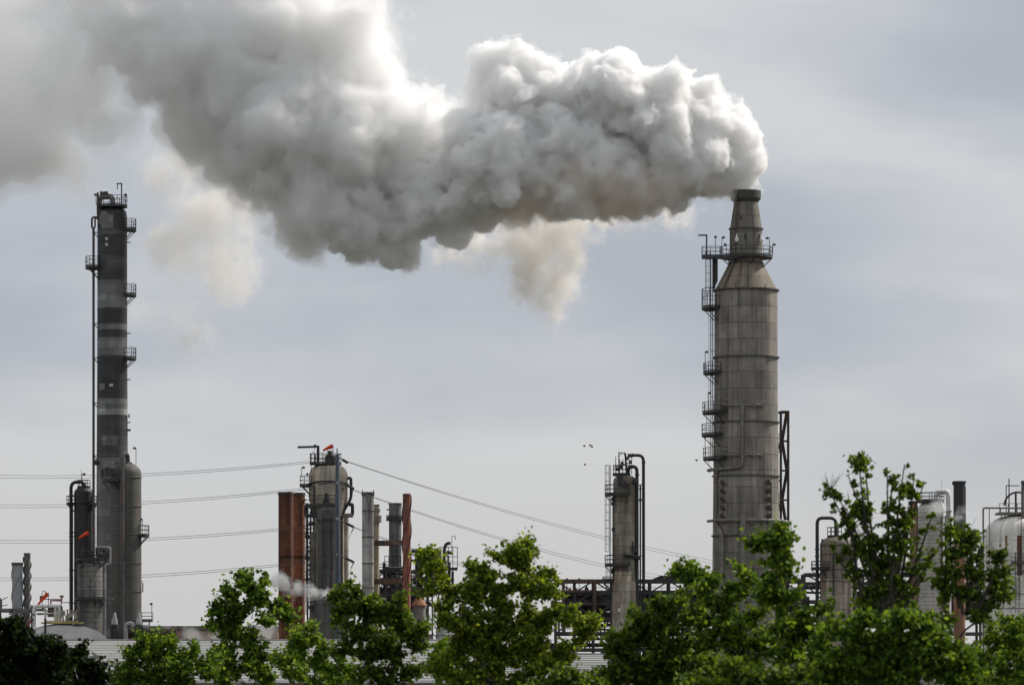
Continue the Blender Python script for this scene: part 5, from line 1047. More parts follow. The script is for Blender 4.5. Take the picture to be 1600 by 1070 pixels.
def leaf_mesh(name, pts, size, rg, up=0.35):
    n = len(pts)
    nrm = rg.normal(size=(n, 3)); nrm[:, 2] += up; nrm /= np.linalg.norm(nrm, axis=1)[:, None]
    a = rg.normal(size=(n, 3)); a -= nrm * (a * nrm).sum(1)[:, None]; a /= np.linalg.norm(a, axis=1)[:, None]
    b = np.cross(nrm, a); s = (size * rg.uniform(.6, 1.25, n))[:, None]
    fold = nrm * s * .16
    # five-cornered broad leaf, folded along the midrib
    P0 = pts - a * s * .5; P1 = pts - a * s * .12 + b * s * .46 + fold; P2 = pts + a * s * .30 + b * s * .30 + fold * .7; P3 = pts + a * s * .62; P4 = pts + a * s * .30 - b * s * .30 + fold * .7; P5 = pts - a * s * .12 - b * s * .46 + fold
    v = np.stack([P0, P1, P2, P3, P4, P5], 1).reshape(-1, 3)
    i = (np.arange(n) * 6)[:, None]
    f = np.concatenate([i + np.array([[0, 3, 2, 1]]), i + np.array([[0, 5, 4, 3]])])
    return mesh_np(name, v, f)

LEAVES = {}
def tree(label, base_px, Y, blobs, mat, dens=1.0, leaf=.15, seed=0, depth=.8, twigs=0, group='trees in front of the refinery', fill=.5, clump=.26, tr=.16, cov=4.3, shoots=()):
    """blobs: (px, py, r px[, depth shift]) of the crown at distance Y."""
    f = F(Y); rg = np.random.default_rng(seed); rd = random.Random(seed); s = f.s
    base = Vector((f.X(base_px), Y, 0.0))
    t = Thing('broadleaf_tree', label, 'tree', base, group)
    C = []
    for b in blobs:
        dz = b[3] if len(b) > 3 else rd.uniform(-1, 1) * 26 * depth
        C.append((Vector((f.X(b[0]), Y + dz * s, f.Z(b[1]))), b[2] * s))
    top = max(c.z for c, r in C)
    wood = MB(); low = min(c.z - r for c, r in C); fork = base + Vector((0, 0, max(low * .8, top * .38)))
    wood.tube([base, base.lerp(fork, .5) + Vector((rd.uniform(-.1, .1), 0, 0)), fork], [tr * 1.25, tr, tr * .85], 8)
    nodes = [(fork, tr * .8)]
    pts = []
    for c, r in sorted(C, key=lambda q: (q[0] - fork).length):
        # limb from the nearest existing node below
        best = min(nodes, key=lambda q: (q[0] - c).length + (3.0 if q[0].z > c.z - .1 else 0))
        p, pr = best; mid = p.lerp(c, .5) + Vector((rd.uniform(-.2, .2), rd.uniform(-.2, .2), .12 * (c - p).length)); r0 = min(pr * .8, .018 + .02 * (c - p).length)
        wood.tube([p, p.lerp(mid, .5), mid, mid.lerp(c, .5), c], [max(r0, .02), r0 * .85, r0 * .7, r0 * .55, max(.012, r0 * .4)], 6)
        nodes += [(mid, r0 * .7), (c, r0 * .45)]
        r *= .92; n = max(4, int((r / clump) ** 2 * cov))
        for k in range(n):
            d = rg.normal(size=3); d /= np.linalg.norm(d); rr = r * (1 - fill * rg.random() ** .6) * rg.uniform(.7, 1.06)
            q = np.array(c) + d * rr * np.array([1, 1, .92]); cr = clump * rg.uniform(.4, 1.15)
            if k % 3 == 0: wood.tube([c, (Vector(q) + c) / 2 + Vector((0, 0, .06)), Vector(q)], [.016, .011, .006], 4)
            m = int(58 * dens * (cr / .26) ** 2 * (.15 / leaf) ** 1.6)
            ex = d * np.array([1, 1, .5]) + np.array([0, 0, .35]) + rg.normal(size=3) * .35; ex /= np.linalg.norm(ex)      # sprays run outwards along their twig
            u_ = rg.normal(size=(max(4, m), 1)); g = ex * u_ * cr * .62 + rg.normal(size=(max(4, m), 3)) * cr * np.array([.34, .34, .27])
            pts.append(q + g)
    for (sx, sy, ex_, ey) in shoots:                              # long upright leafy shoots
        a = Vector((f.X(sx), Y + rd.uniform(-12, 12) * s, f.Z(sy))); b = Vector((f.X(ex_), Y + rd.uniform(-20, 20) * s, f.Z(ey))); bow = Vector((rd.uniform(-8, 8) * s, 0, 0)); L_ = (b - a).length
        path = [a.lerp(b, i / 8) + bow * math.sin(math.pi * i / 8) for i in range(9)]; wood.tube(path, [.045 * (1 - .85 * i / 8) + .004 for i in range(9)], 5)
        nt = max(4, int(L_ / (11 * s)))
        for j in range(nt):
            u = .12 + .88 * (j + rd.random()) / nt; q = a.lerp(b, min(u, 1)) + bow * math.sin(math.pi * min(u, 1)); sd_ = Vector((rd.choice((-1, 1)) * rd.uniform(.1, 1.0) * (15 - 9 * u) * s, rd.uniform(-9, 9) * s, rd.uniform(0, 9) * s)); e = q + sd_
            wood.tube([q, (q + e) / 2 + Vector((0, 0, -.01)), e], [.012, .008, .004], 4)
            if rd.random() < .86: cr = rd.uniform(3.2, 6.8) * s * (1.15 - .4 * u); pts.append(np.array(e) + rg.normal(size=(int(rd.uniform(9, 20)), 3)) * cr * np.array([.6, .6, .55]))
    for k in range(twigs):
        c, r = rd.choice(C); e = c + Vector((rd.uniform(-.8, .8) * r, rd.uniform(-.5, .5) * r, r * rd.uniform(1.0, 1.9)))
        wood.tube([c, c.lerp(e, .5) + Vector((rd.uniform(-.1, .1), 0, 0)), e], [.018, .012, .005], 4)
        for j in range(3): q = c.lerp(e, rd.uniform(.4, .9)); wood.tube([q, q + Vector((rd.uniform(-.3, .3), 0, rd.uniform(.1, .4)))], [.008, .004], 4)
    t.part('trunk', wood, M['bark'])
    pts = np.concatenate(pts) - np.array(t.loc)
    me = leaf_mesh('crown', pts, leaf, rg); me.materials.append(LEAVES[mat])
    o = bpy.data.objects.new('crown', me); COL.objects.link(o); o.parent = t.o
    return len(pts)

def build_trees():
    LEAVES['dark'] = leaf_mat('shaded_leaves', (.008, .014, .006), (.014, .024, .008), (.024, .042, .012))  # shade over the lower left trees is put into this leaf colour
    LEAVES['mid'] = leaf_mat('green_leaves', (0.023, 0.050, 0.011), (0.093, 0.170, 0.022), (0.211, 0.324, 0.040))
    LEAVES['deep'] = leaf_mat('deep_green_leaves', (0.028, 0.050, 0.011), (0.070, 0.125, 0.019), (0.167, 0.254, 0.034))
    LEAVES['bright'] = leaf_mat('fresh_leaves', (0.045, 0.092, 0.015), (0.138, 0.237, 0.029), (0.252, 0.371, 0.048))
    LEAVES['olive'] = leaf_mat('yellowish_leaves', (0.036, 0.072, 0.013), (0.124, 0.194, 0.024), (0.302, 0.375, 0.043))
    n = 0
    n += tree('shade darkened dense tree filling the lower left corner', 20, 120, [(-10, 1000, 38), (25, 1005, 36), (60, 1030, 34), (8, 975, 22), (30, 985, 22), (95, 1020, 26), (20, 1050, 50), (75, 1062, 40), (-20, 1045, 40), (50, 1000, 26)], 'dark', 1.1, .135, 1)
    n += tree('small shade darkened tree right of the corner tree, before the pale roof', 125, 122, [(118, 1035, 26), (140, 1050, 26), (100, 1050, 26), (128, 1018, 14), (155, 1066, 18), (120, 1072, 34)], 'dark', 1.1, .135, 2)
    n += tree('low broad mid green tree below the thick grey brown column', 250, 135, [(215, 1020, 28), (245, 1012, 28), (278, 1025, 26), (200, 1050, 28), (240, 1050, 36), (285, 1056, 36), (320, 1045, 26), (262, 998, 12), (225, 998, 12), (305, 1018, 14), (330, 1030, 14), (188, 1070, 20)], 'mid', 1.0, .102, 3, tr=.15)
    n += tree('tall open crowned green tree rising left of the rusty chimney pair', 385, 150, [(385, 912, 20), (362, 925, 20), (400, 935, 24), (350, 950, 22), (340, 970, 18), (378, 960, 28), (425, 945, 18), (440, 955, 16), (452, 965, 12), (415, 968, 16), (360, 990, 24), (385, 1000, 26), (350, 1012, 18), (400, 1025, 26), (370, 1040, 30), (415, 1055, 26), (345, 1055, 24), (412, 905, 9), (375, 898, 10), (335, 950, 10)], 'mid', 1.0, .135, 4, tr=.17)
    n += tree('bushy bright green tree beside the tall open crowned tree', 490, 145, [(480, 995, 20), (505, 1005, 22), (470, 1020, 26), (500, 1035, 28), (530, 1040, 22), (450, 1045, 24), (475, 1060, 30), (520, 1065, 28), (488, 980, 11), (462, 1000, 12), (545, 1055, 16), (435, 1030, 11)], 'bright', 1.0, .102, 5, tr=.14)
    n += tree('dark open tree with gaps in front of the red spiral chimney', 600, 120, [(545, 945, 20), (575, 955, 24), (605, 960, 24), (560, 985, 26), (595, 995, 28), (630, 985, 24), (540, 1010, 18), (580, 1025, 26), (620, 1025, 26), (655, 1010, 18), (655, 985, 14), (530, 960, 14), (526, 930, 10), (585, 935, 12), (618, 938, 12), (640, 965, 14), (600, 1055, 28), (640, 1055, 22), (565, 1055, 18), (556, 925, 8)], 'deep', .95, .128, 6, tr=.12)
    n += tree('broad yellowish green tree in the middle, left of the stained column', 790, 115, [(790, 875, 23), (760, 890, 23), (820, 880, 23), (735, 915, 27), (775, 925, 32), (815, 915, 31), (850, 925, 25), (690, 895, 20), (675, 915, 16), (705, 930, 23), (700, 960, 25), (740, 970, 36), (790, 975, 40), (840, 970, 36), (885, 955, 27), (912, 965, 20), (910, 990, 22), (720, 1015, 36), (775, 1030, 41), (835, 1030, 40), (880, 1020, 31), (690, 1040, 27), (825, 858, 11), (805, 858, 11), (735, 885, 13), (670, 885, 11), (665, 862, 7), (855, 895, 13), (725, 1060, 36), (800, 1075, 36), (870, 1065, 31), (925, 975, 9), (760, 1000, 34), (715, 975, 26), (820, 1005, 34), (735, 935, 20)], 'olive', 1.15, .102, 7, tr=.2)
    n += tree('thin stemmed young tree at the pale roof edge', 697, 118, [(702, 1030, 16), (690, 1055, 20), (712, 1060, 16), (688, 1010, 10)], 'bright', .8, .122, 17, tr=.05)
    n += tree('dense deep green tree below the stained column', 1010, 105, [(975, 1010, 34), (1010, 985, 34), (1045, 965, 30), (1000, 1040, 44), (1050, 1010, 40), (960, 1050, 34), (1040, 1060, 44), (1060, 935, 18), (1075, 960, 24), (955, 1020, 18), (945, 1065, 24), (1000, 965, 14), (1085, 1050, 40), (900, 1070, 26), (1030, 945, 10)], 'deep', 1.1, .128, 8, tr=.2)
    n += tree('medium green tree before the foot of the smoking stack', 1130, 108, [(1090, 895, 15), (1075, 905, 12), (1110, 905, 14), (1062, 890, 7), (1105, 930, 22), (1140, 945, 26), (1095, 960, 29), (1140, 985, 36), (1175, 960, 24), (1100, 1010, 37), (1155, 1040, 42), (1190, 1005, 34), (1150, 915, 12), (1170, 900, 12), (1165, 925, 14), (1120, 1060, 37), (1190, 930, 12)], 'mid', 1.0, .102, 9, tr=.2)
    n += tree('slender bright topped tree overlapping the right side of the smoking stack', 1215, 100, [(1215, 850, 11), (1200, 845, 8), (1188, 850, 7), (1225, 870, 13), (1205, 875, 10), (1225, 895, 16), (1205, 905, 13), (1230, 928, 16), (1208, 935, 19), (1250, 962, 20), (1225, 970, 33), (1265, 985, 30), (1235, 1020, 38), (1290, 1020, 33), (1265, 1060, 38), (1222, 832, 6), (1195, 925, 11), (1280, 955, 15)], 'mid', .95, .122, 10, tr=.15)
    n += tree('tall sparse twiggy tree with bare upper shoots before the white column', 1385, 96, [(1385, 990, 26), (1360, 965, 22), (1405, 955, 22), (1430, 960, 20), (1345, 940, 16), (1380, 925, 20), (1410, 915, 18), (1360, 890, 15), (1390, 880, 16), (1425, 890, 12), (1345, 850, 10), (1372, 845, 12), (1400, 850, 11), (1326, 812, 9), (1350, 800, 9), (1410, 815, 9), (1345, 722, 7), (1300, 770, 6), (1418, 765, 6)], 'deep', .75, .102, 11, depth=.5, twigs=30, tr=.13, clump=.2, cov=1.5, shoots=[(1385, 960, 1340, 708), (1380, 950, 1352, 716), (1375, 960, 1290, 758), (1372, 930, 1305, 770), (1395, 950, 1385, 730), (1390, 940, 1412, 726), (1400, 960, 1430, 742), (1398, 930, 1446, 752), (1378, 900, 1325, 742), (1388, 880, 1398, 742), (1366, 900, 1316, 800), (1410, 940, 1458, 800), (1405, 960, 1470, 850), (1360, 940, 1322, 836), (1372, 950, 1304, 862), (1405, 960, 1452, 876), (1350, 940, 1330, 790), (1395, 900, 1420, 790)])
    n += tree('open branched tree between the black chimney and the white vessel', 1500, 102, [(1490, 830, 8), (1505, 840, 11), (1520, 850, 13), (1500, 860, 14), (1485, 870, 11), (1530, 870, 9), (1510, 885, 16), (1490, 895, 14), (1525, 900, 14), (1500, 920, 16), (1470, 915, 11), (1480, 935, 13), (1520, 930, 14), (1558, 870, 8), (1565, 895, 8), (1560, 920, 11), (1570, 930, 7), (1545, 945, 13), (1510, 955, 16), (1485, 965, 16), (1535, 965, 14), (1475, 890, 7), (1550, 900, 6)], 'deep', .8, .102, 12, depth=.5, twigs=22, tr=.12, clump=.22, cov=1.9, shoots=[(1505, 960, 1486, 812), (1512, 950, 1536, 846), (1500, 950, 1466, 872), (1528, 950, 1572, 864), (1515, 960, 1515, 826)])
    n += tree('pale bright green tree at the right edge under the white vessel', 1575, 165, [(1580, 985, 28), (1605, 975, 24), (1555, 1005, 26), (1590, 1015, 30), (1565, 1040, 32), (1605, 1045, 30), (1575, 1068, 34), (1545, 975, 16), (1570, 965, 14), (1530, 1030, 26), (1535, 1060, 30)], 'bright', 1.0, .10, 13, tr=.15)
    n += tree('wide dense green tree filling the bottom right of the view', 1380, 88, [(1300, 985, 30), (1340, 1000, 36), (1380, 1000, 36), (1420, 990, 34), (1455, 1000, 34), (1320, 1040, 46), (1370, 1050, 50), (1420, 1045, 50), (1470, 1040, 44), (1500, 1020, 30), (1510, 1060, 36), (1280, 1060, 40), (1275, 1010, 26), (1360, 970, 16), (1440, 965, 14), (1405, 968, 12)], 'mid', 1.1, .102, 14, tr=.2)
    n += tree('dark low tree at the bottom middle right', 1200, 84, [(1120, 1075, 36), (1170, 1070, 36), (1210, 1075, 36), (1240, 1060, 30), (1080, 1080, 34), (1150, 1050, 24)], 'deep', 1.1, .102, 15, tr=.15)
    n += tree('low dark tree at the bottom under the broad yellowish tree', 910, 100, [(870, 1075, 30), (905, 1065, 26), (930, 1078, 30), (890, 1045, 18), (840, 1085, 26)], 'deep', 1.0, .098, 16, tr=.12)
    print('LEAVES', n)
build_trees()
build_added_far_wood()
# ---------------------------------------------------------------- smoke
_rng = np.random.default_rng(5)
_TAB = _rng.random((64, 64, 64), dtype=np.float32)
def vnoise(p):
    i = np.floor(p).astype(np.int32); f = (p - i).astype(np.float32)
    f = f * f * (3 - 2 * f)
    i0 = i & 63; i1 = (i + 1) & 63
    x0, y0, z0 = i0.T; x1, y1, z1 = i1.T; fx, fy, fz = f.T
    a = _TAB[x0, y0, z0] * (1 - fx) + _TAB[x1, y0, z0] * fx
    b = _TAB[x0, y1, z0] * (1 - fx) + _TAB[x1, y1, z0] * fx
    c = _TAB[x0, y0, z1] * (1 - fx) + _TAB[x1, y0, z1] * fx
    d = _TAB[x0, y1, z1] * (1 - fx) + _TAB[x1, y1, z1] * fx
    return (a * (1 - fy) + b * fy) * (1 - fz) + (c * (1 - fy) + d * fy) * fz
def fbm(p, octv, gain=0.5, off=0.0):
    t = np.zeros(len(p), np.float32); a = 1.0; n = 0.0; q = p + off
    for _ in range(octv):
        t += a * (vnoise(q) - 0.5); n += a; a *= gain; q = q * 2.03 + 7.31
    return t / n * 2.0

def surface_nets(phi, org, h):
    ins = phi < 0
    nx, ny, nz = phi.shape
    cnt = np.zeros((nx - 1, ny - 1, nz - 1), np.int8)
    for dx in (0, 1):
        for dy in (0, 1):
            for dz in (0, 1):
                cnt += ins[dx:nx - 1 + dx, dy:ny - 1 + dy, dz:nz - 1 + dz]
    act = (cnt > 0) & (cnt < 8)
    ci = np.argwhere(act)
    idx = -np.ones(act.shape, np.int32)
    idx[act] = np.arange(len(ci))
    acc = np.zeros((len(ci), 3), np.float32); num = np.zeros(len(ci), np.float32)
    I, J, K = ci.T
    cor = [(a, b, c) for a in (0, 1) for b in (0, 1) for c in (0, 1)]
    val = {c: phi[I + c[0], J + c[1], K + c[2]] for c in cor}
    for a in cor:
        for ax in range(3):
            if a[ax]: continue
            b = list(a); b[ax] = 1; b = tuple(b)
            va, vb = val[a], val[b]
            m = (va < 0) != (vb < 0)
            t = np.where(m, va / np.where(m, va - vb, 1), 0)
            pos = np.tile(np.array(a, np.float32), (len(ci), 1)); pos[:, ax] = t
            acc[m] += pos[m]; num[m] += 1
    v = (ci + acc / num[:, None]) * h + org
    quads = []
    for ax in range(3):
        o1, o2 = [(1, 2), (2, 0), (0, 1)][ax]
        sl0 = [slice(None)] * 3; sl1 = [slice(None)] * 3
        sl0[ax] = slice(0, -1); sl1[ax] = slice(1, None)
        s = ins[tuple(sl0)] != ins[tuple(sl1)]
        e = np.argwhere(s)
        ok = (e[:, o1] > 0) & (e[:, o2] > 0) & (e[:, o1] < phi.shape[o1] - 1) & (e[:, o2] < phi.shape[o2] - 1)
        e = e[ok]
        def cell(d1, d2):
            q = e.copy(); q[:, o1] -= d1; q[:, o2] -= d2
            return idx[q[:, 0], q[:, 1], q[:, 2]]
        f = np.stack([cell(1, 1), cell(0, 1), cell(0, 0), cell(1, 0)], 1)
        flip = ~ins[e[:, 0], e[:, 1], e[:, 2]]
        f[flip] = f[flip][:, ::-1]
        quads.append(f)
    return v, np.concatenate(quads)

def puff_field(blobs, h, kids=(24, 9), kr=(0.36, 0.38), push=0.82, warp=1.6, warp_s=6.0, amp=((1.5, 0.45), (0.6, 0.2)), seed=1, pad=4.0, wisp=None, smooth=0.0):
    """blobs: (x, y, z, r) in metres -> signed distance grid of a billowing union of spheres."""
    rg = np.random.default_rng(seed)
    B = np.array(blobs, np.float32)
    S = [B]
    lev = B
    for n, k in zip(kids, kr):
        new = []
        for x, y, z, r in lev:
            m = max(3, int(n))
            d = rg.normal(size=(m, 3)); d /= np.linalg.norm(d, axis=1)[:, None]
            rr = r * k * rg.uniform(0.42, 1.35, m)
            c = np.array([x, y, z]) + d * r * push * rg.uniform(0.9, 1.12, m)[:, None]
            new.append(np.concatenate([c, rr[:, None]], 1))
        new = np.concatenate(new).astype(np.float32)
        # keep children that stand out of the big blobs
        dm = np.min(np.linalg.norm(new[:, None, :3] - B[None, :, :3], axis=2) - B[None, :, 3], axis=1)
        new = new[dm > -new[:, 3] * 0.9]
        S.append(new); lev = new
    S = np.concatenate(S)
    lo = (B[:, :3] - B[:, 3:] * 1.5).min(0) - pad; hi = (B[:, :3] + B[:, 3:] * 1.5).max(0) + pad
    n = np.ceil((hi - lo) / h).astype(int) + 1
    ax = [lo[i] + h * np.arange(n[i], dtype=np.float32) for i in range(3)]
    # low-frequency swirl, sampled coarsely and stretched over the grid
    step = 4
    nc = n // step + 2
    g = np.stack(np.meshgrid(*[lo[i] + h * step * np.arange(nc[i]) for i in range(3)], indexing='ij'), -1).reshape(-1, 3).astype(np.float32)
    W = []
    for c in range(3):
        w = fbm(g / warp_s, 2, 0.5, 13.7 * (c + 1) + seed).reshape(nc) * warp
        for a in range(3):
            t = np.arange(n[a]) / step; i = t.astype(int); f = (t - i).astype(np.float32)
            sh = [1, 1, 1]; sh[a] = -1
            w = np.take(w, i, a) * (1 - f).reshape(sh) + np.take(w, i + 1, a) * f.reshape(sh)
        W.append(w.astype(np.float32))
    phi = np.full(n, 5.0, np.float32)
    for x, y, z, r in S:
        c = np.array([x, y, z]); m = r + warp * 1.2 + 2.0
        a = np.maximum(0, ((c - m - lo) / h).astype(int)); b = np.minimum(n, ((c + m - lo) / h).astype(int) + 2)
        sl = tuple(slice(a[i], b[i]) for i in range(3))
        dx = ax[0][sl[0]][:, None, None] + W[0][sl] - x
        dy = ax[1][sl[1]][None, :, None] + W[1][sl] - y
        dz = ax[2][sl[2]][None, None, :] + W[2][sl] - z
        d = np.sqrt(dx * dx + dy * dy + dz * dz) - r
        if smooth:
            k = smooth * min(r, 4.0); q = phi[sl]; hh = np.clip(0.5 + 0.5 * (q - d) / k, 0, 1)
            phi[sl] = q * (1 - hh) + d * hh - k * hh * (1 - hh)
        else:
            phi[sl] = np.minimum(phi[sl], d)
    band = np.abs(phi) < 4.0
    p = np.argwhere(band).astype(np.float32) * h + lo
    dv = np.zeros(len(p), np.float32)
    for sc, am in amp:
        dv += am * np.abs(fbm(p / sc, 2, 0.5, sc * 31)) * 2.0 - am * 0.5
    if wisp:
        dv += wisp[1] * fbm(p * np.array([1.0, 1.0, 0.8], np.float32) / wisp[0], 5, 0.64, 77.7)
    phi[band] += dv
    return phi, lo, h

def fray(A, scale, amp, off, stretch=(1.0, 1.0, 1.0)):
    phi, lo, h = A; phi = phi.copy(); band = np.abs(phi) < amp * 1.6 + 1.0
    p = np.argwhere(band).astype(np.float32) * h + lo
    phi[band] += amp * fbm(p * np.array(stretch, np.float32) / scale, 5, 0.62, off)
    return phi, lo, h

def smoke_mat(name, sigma, alb, g):
    m = bpy.data.materials.new(name); m.use_nodes = True
    N, L = m.node_tree.nodes, m.node_tree.links; N.clear()
    o = N.new('ShaderNodeOutputMaterial'); v = N.new('ShaderNodeVolumePrincipled')
    v.inputs['Color'].default_value = (*alb, 1); v.inputs['Density'].default_value = sigma
    v.inputs['Anisotropy'].default_value = g
    L.new(v.outputs[0], o.inputs['Volume'])
    return m

def px_blobs(lst, Y=D0, seed=3, jit=0.35, squash=1.0):
    rg = random.Random(seed); out = []
    for b in lst:
        px, py, r = b[:3]; off = b[3] if len(b) > 3 else rg.uniform(-jit, jit) * r
        p = P(px, py); s = PX
        out.append((p.x, Y + off * s, p.z, r * s))
    return out

def smoke_obj(name, phi, lo, h, iso, mat, parent):
    v, f = surface_nets(phi - iso, lo, h)
    v = v.astype(np.float32)
    if parent: v = v - np.array(parent.location, np.float32)
    me = mesh_np(name, v, f)
    me.materials.append(mat)
    o = bpy.data.objects.new(name, me); COL.objects.link(o)
    o.parent = parent
    return o

def steam(label, lst, Y, sigma, seed, h=.16, wisp=(1.6, .9), alb=(.97, .965, .96)):
    A = puff_field([(F(Y).X(x), Y + dy, F(Y).Z(y), r * F(Y).s) for x, y, r, dy in lst], h, kids=(14, 5), warp=1.0, warp_s=2.5, amp=((.8, .3),), seed=seed, wisp=wisp, pad=2.0)
    x, y, _, dy = lst[0]; t = bpy.data.objects.new('steam_puff', None); COL.objects.link(t); t.location = (F(Y).X(x), Y + dy, F(Y).Z(y))
    t['label'] = label; t['category'] = 'steam'; t['kind'] = 'stuff'; t['group'] = 'small steam leaks'
    smoke_obj('puff', *A, -.25, smoke_mat('puff_steam', sigma, alb, .3), t); smoke_obj('puff_fringe', *A, .25, smoke_mat('puff_fringe_steam', sigma * .3, alb, .3), t)

def build_steam():
    steam('small white steam jet blowing left across the rusty chimney pair', [(516, 926, 4, 0), (506, 925, 6, 0), (494, 924, 8, 0), (480, 921, 10, 1), (464, 917, 11, 0), (448, 911, 11, -1), (436, 904, 10, 0), (455, 925, 7, 0), (484, 930, 6, 0)], 684, 1.0, 3, .13, (1.1, 1.3))
    steam('thin steam bank hugging the ground behind the pale roof', [(262, 992, 11, 0), (300, 992, 15, 4), (340, 994, 15, 0), (380, 992, 17, -3), (415, 985, 19, 0), (440, 972, 15, 3), (452, 950, 13, 0), (470, 965, 12, 0)], 745, .10, 4, .25)
    steam('faint steam wisp at the shoulder of the white column', [(1462, 792, 10, 0), (1470, 798, 9, 0), (1455, 797, 8, 0), (1468, 786, 6, 0)], 717, .30, 5)
    steam('faint steam wisp crossing the sooty black chimney', [(1500, 806, 7, 0), (1506, 800, 5, 0), (1495, 811, 5, 0)], 711, .30, 6)

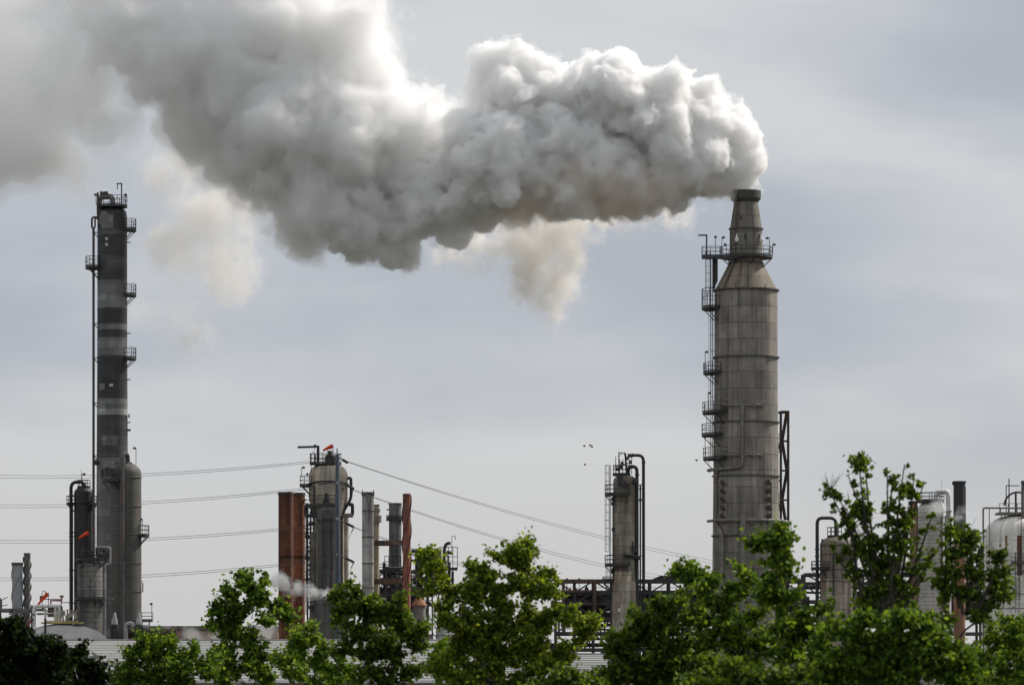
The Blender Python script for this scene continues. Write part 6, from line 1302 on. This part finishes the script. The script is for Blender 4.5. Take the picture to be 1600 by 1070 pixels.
def build_smoke():
    root = bpy.data.objects.new('smoke_plume', None); COL.objects.link(root)
    root.location = P(1164, 297)
    root['label'] = 'billowing white and grey smoke plume drifting left from the mouth of the tall tapered stack'
    root['category'] = 'smoke plume'; root['kind'] = 'stuff'
    young = [(1164, 296, 17, 0), (1166, 282, 20, 0), (1166, 262, 23, 0), (1157, 234, 33), (1138, 207, 37), (1140, 255, 36), (1100, 232, 58), (1088, 186, 44), (1112, 262, 34), (1050, 250, 58),
             (1075, 275, 30), (1018, 190, 72), (960, 158, 70), (990, 262, 62), (935, 262, 72), (885, 180, 76), (868, 252, 84), (800, 150, 70), (795, 240, 80),
             (760, 285, 66), (728, 268, 58), (655, 312, 56), (618, 330, 62), (695, 322, 46), (566, 345, 46)]
    old = [(690, 215, 50, 70), (640, 205, 62, 60), (600, 215, 76, 40), (548, 130, 78), (525, 60, 84), (548, 15, 60), (540, 215, 100), (452, 180, 105), (435, 255, 60),
           (398, 150, 98), (380, 215, 62), (330, 180, 70), (350, 80, 110), (255, 55, 92), (270, 115, 62), (450, 40, 110), (190, 30, 62), (170, 80, 38), (300, -40, 110),
           (540, 320, 66), (485, 320, 62), (468, 352, 34), (520, 290, 70), (400, -40, 90), (150, -30, 70)]
    far = [(55, 205, 78), (140, 155, 60), (20, 130, 90), (105, 90, 52), (0, 215, 76), (-50, 160, 110), (30, -20, 66), (-40, 30, 60), (180, 190, 30), (-60, 240, 60)]
    veil = [(872, 335, 46), (850, 385, 42), (826, 418, 36), (868, 436, 34), (862, 468, 22), (810, 362, 40), (905, 330, 44), (890, 380, 34), (1055, 316, 26), (1020, 322, 24), (1085, 312, 18), (955, 330, 26), (740, 372, 26), (700, 376, 22)]
    veil2 = [(320, 320, 56), (372, 300, 42), (290, 370, 46), (330, 400, 42), (262, 290, 34), (345, 425, 24), (265, 240, 36), (400, 290, 26), (260, 480, 24), (292, 515, 16), (230, 470, 18)]
    white = (0.986, 0.985, 0.983)
    bright = (0.9925, 0.9915, 0.990)
    warm = (0.99, 0.972, 0.945)
    h = 0.16
    A = puff_field(px_blobs(young, seed=3), h, kids=(24, 9, 6), kr=(0.38, 0.38, 0.42), warp=2.0, warp_s=4.5, amp=((1.6, 0.5), (0.7, 0.3)), seed=1, wisp=(2.6, 1.2), smooth=.08)
    smoke_obj('dense_billow', *A, 0.0, smoke_mat('steam_dense', 1.5, white, 0.25), root)
    smoke_obj('billow_fringe', *fray(A, 2.0, 1.9, 3.3), 0.25, smoke_mat('steam_fringe', 0.24, white, 0.2), root)
    h = 0.34
    mid_b = [b for b in old if b[0] >= 425 and b[1] > 150]; old_b = [b for b in old if b[0] < 560 and not (b[0] > 470 and b[1] > 230)]
    for bl, sd, cores, nm in ((mid_b, 2, ((-.8, .55), (0, .16), (.6, .05)), 'drifting'), (old_b, 14, ((-1.3, .42), (-.4, .14), (.4, .05), (1.4, .02)), 'spreading')):
        A = puff_field(px_blobs(bl, seed=4), h, kids=(22, 8), kr=(0.38, 0.4), warp=3.4, warp_s=8.0, amp=((3.0, 0.9), (1.2, 0.5)), seed=sd, wisp=(3.4, 2.6), pad=5.0)
        for k, (iso, sg) in enumerate(cores):
            smoke_obj(nm + ('_billow' if k == 0 else '_fringe'), *(fray(A, 3.0, 1.2 + 1.1 * k, 5.1 * k) if k else A), iso, smoke_mat('steam_' + nm, sg, bright, 0.0), root)
    A = puff_field(px_blobs(far, seed=6), h, kids=(14, 5), warp=4.0, warp_s=12.0, amp=((3.0, 0.5),), seed=5, wisp=(8.0, 4.0))
    m = smoke_mat('steam_far', 0.10, bright, 0.1)
    smoke_obj('old_billow', *A, -1.5, m, root)
    smoke_obj('old_fringe', *A, 0.0, m, root)
    smoke_obj('old_wisp', *A, 2.2, smoke_mat('steam_far_wisp', 0.035, bright, 0.35), root)
    A = puff_field(px_blobs(veil, D0 + 13.0, seed=8), 0.24, kids=(14, 5), warp=2.6, warp_s=4.0, amp=((1.0, 0.3),), seed=7, wisp=(2.0, 4.4), pad=5.0)
    for nm, iso, sg in (('hanging_veil', -1.6, .24), ('hanging_veil', -.6, .14), ('veil_wisp', .3, .06), ('veil_wisp', 1.2, .025)):
        smoke_obj(nm, *fray(A, 1.3, 1.6, iso * 7 + 20, (1.3, 1.3, .6)), iso, smoke_mat('steam_' + nm, sg, warm, 0.3), root)
    A = puff_field(px_blobs(veil2, D0 + 15.0, seed=9), 0.36, kids=(14, 5), warp=3.4, warp_s=6.0, amp=((1.4, 0.4),), seed=11, wisp=(3.4, 6.0), pad=5.0)
    for nm, iso, sg in (('hanging_veil', -1.8, .11), ('hanging_veil', -.6, .07), ('veil_wisp', .5, .03), ('veil_wisp', 1.6, .010)):
        smoke_obj(nm, *fray(A, 1.9, 2.0, iso * 7 + 40, (1.3, 1.3, .6)), iso, smoke_mat('steam_thin_' + nm, sg, warm, 0.3), root)
    under = [(1132, 294, 13, -16), (1100, 286, 24, -34), (1055, 290, 30, -40), (1005, 300, 34, -44), (955, 302, 38, -48), (905, 300, 38, -48), (862, 312, 36, -44), (820, 330, 36, -40), (975, 318, 22, -40), (930, 325, 22, -36)]
    A = puff_field(px_blobs(under, seed=12), 0.22, kids=(18, 7), warp=2.2, warp_s=4.0, amp=((1.2, 0.4),), seed=13, wisp=(2.4, 2.0), pad=4.0)
    for nm, iso, sg in (('brown_underside', -.4, .38), ('brown_fringe', .4, .12)):
        smoke_obj(nm, *A, iso, smoke_mat('steam_' + nm, sg, (.96, .925, .885), 0.3), root)
    return root

build_smoke()
build_steam()
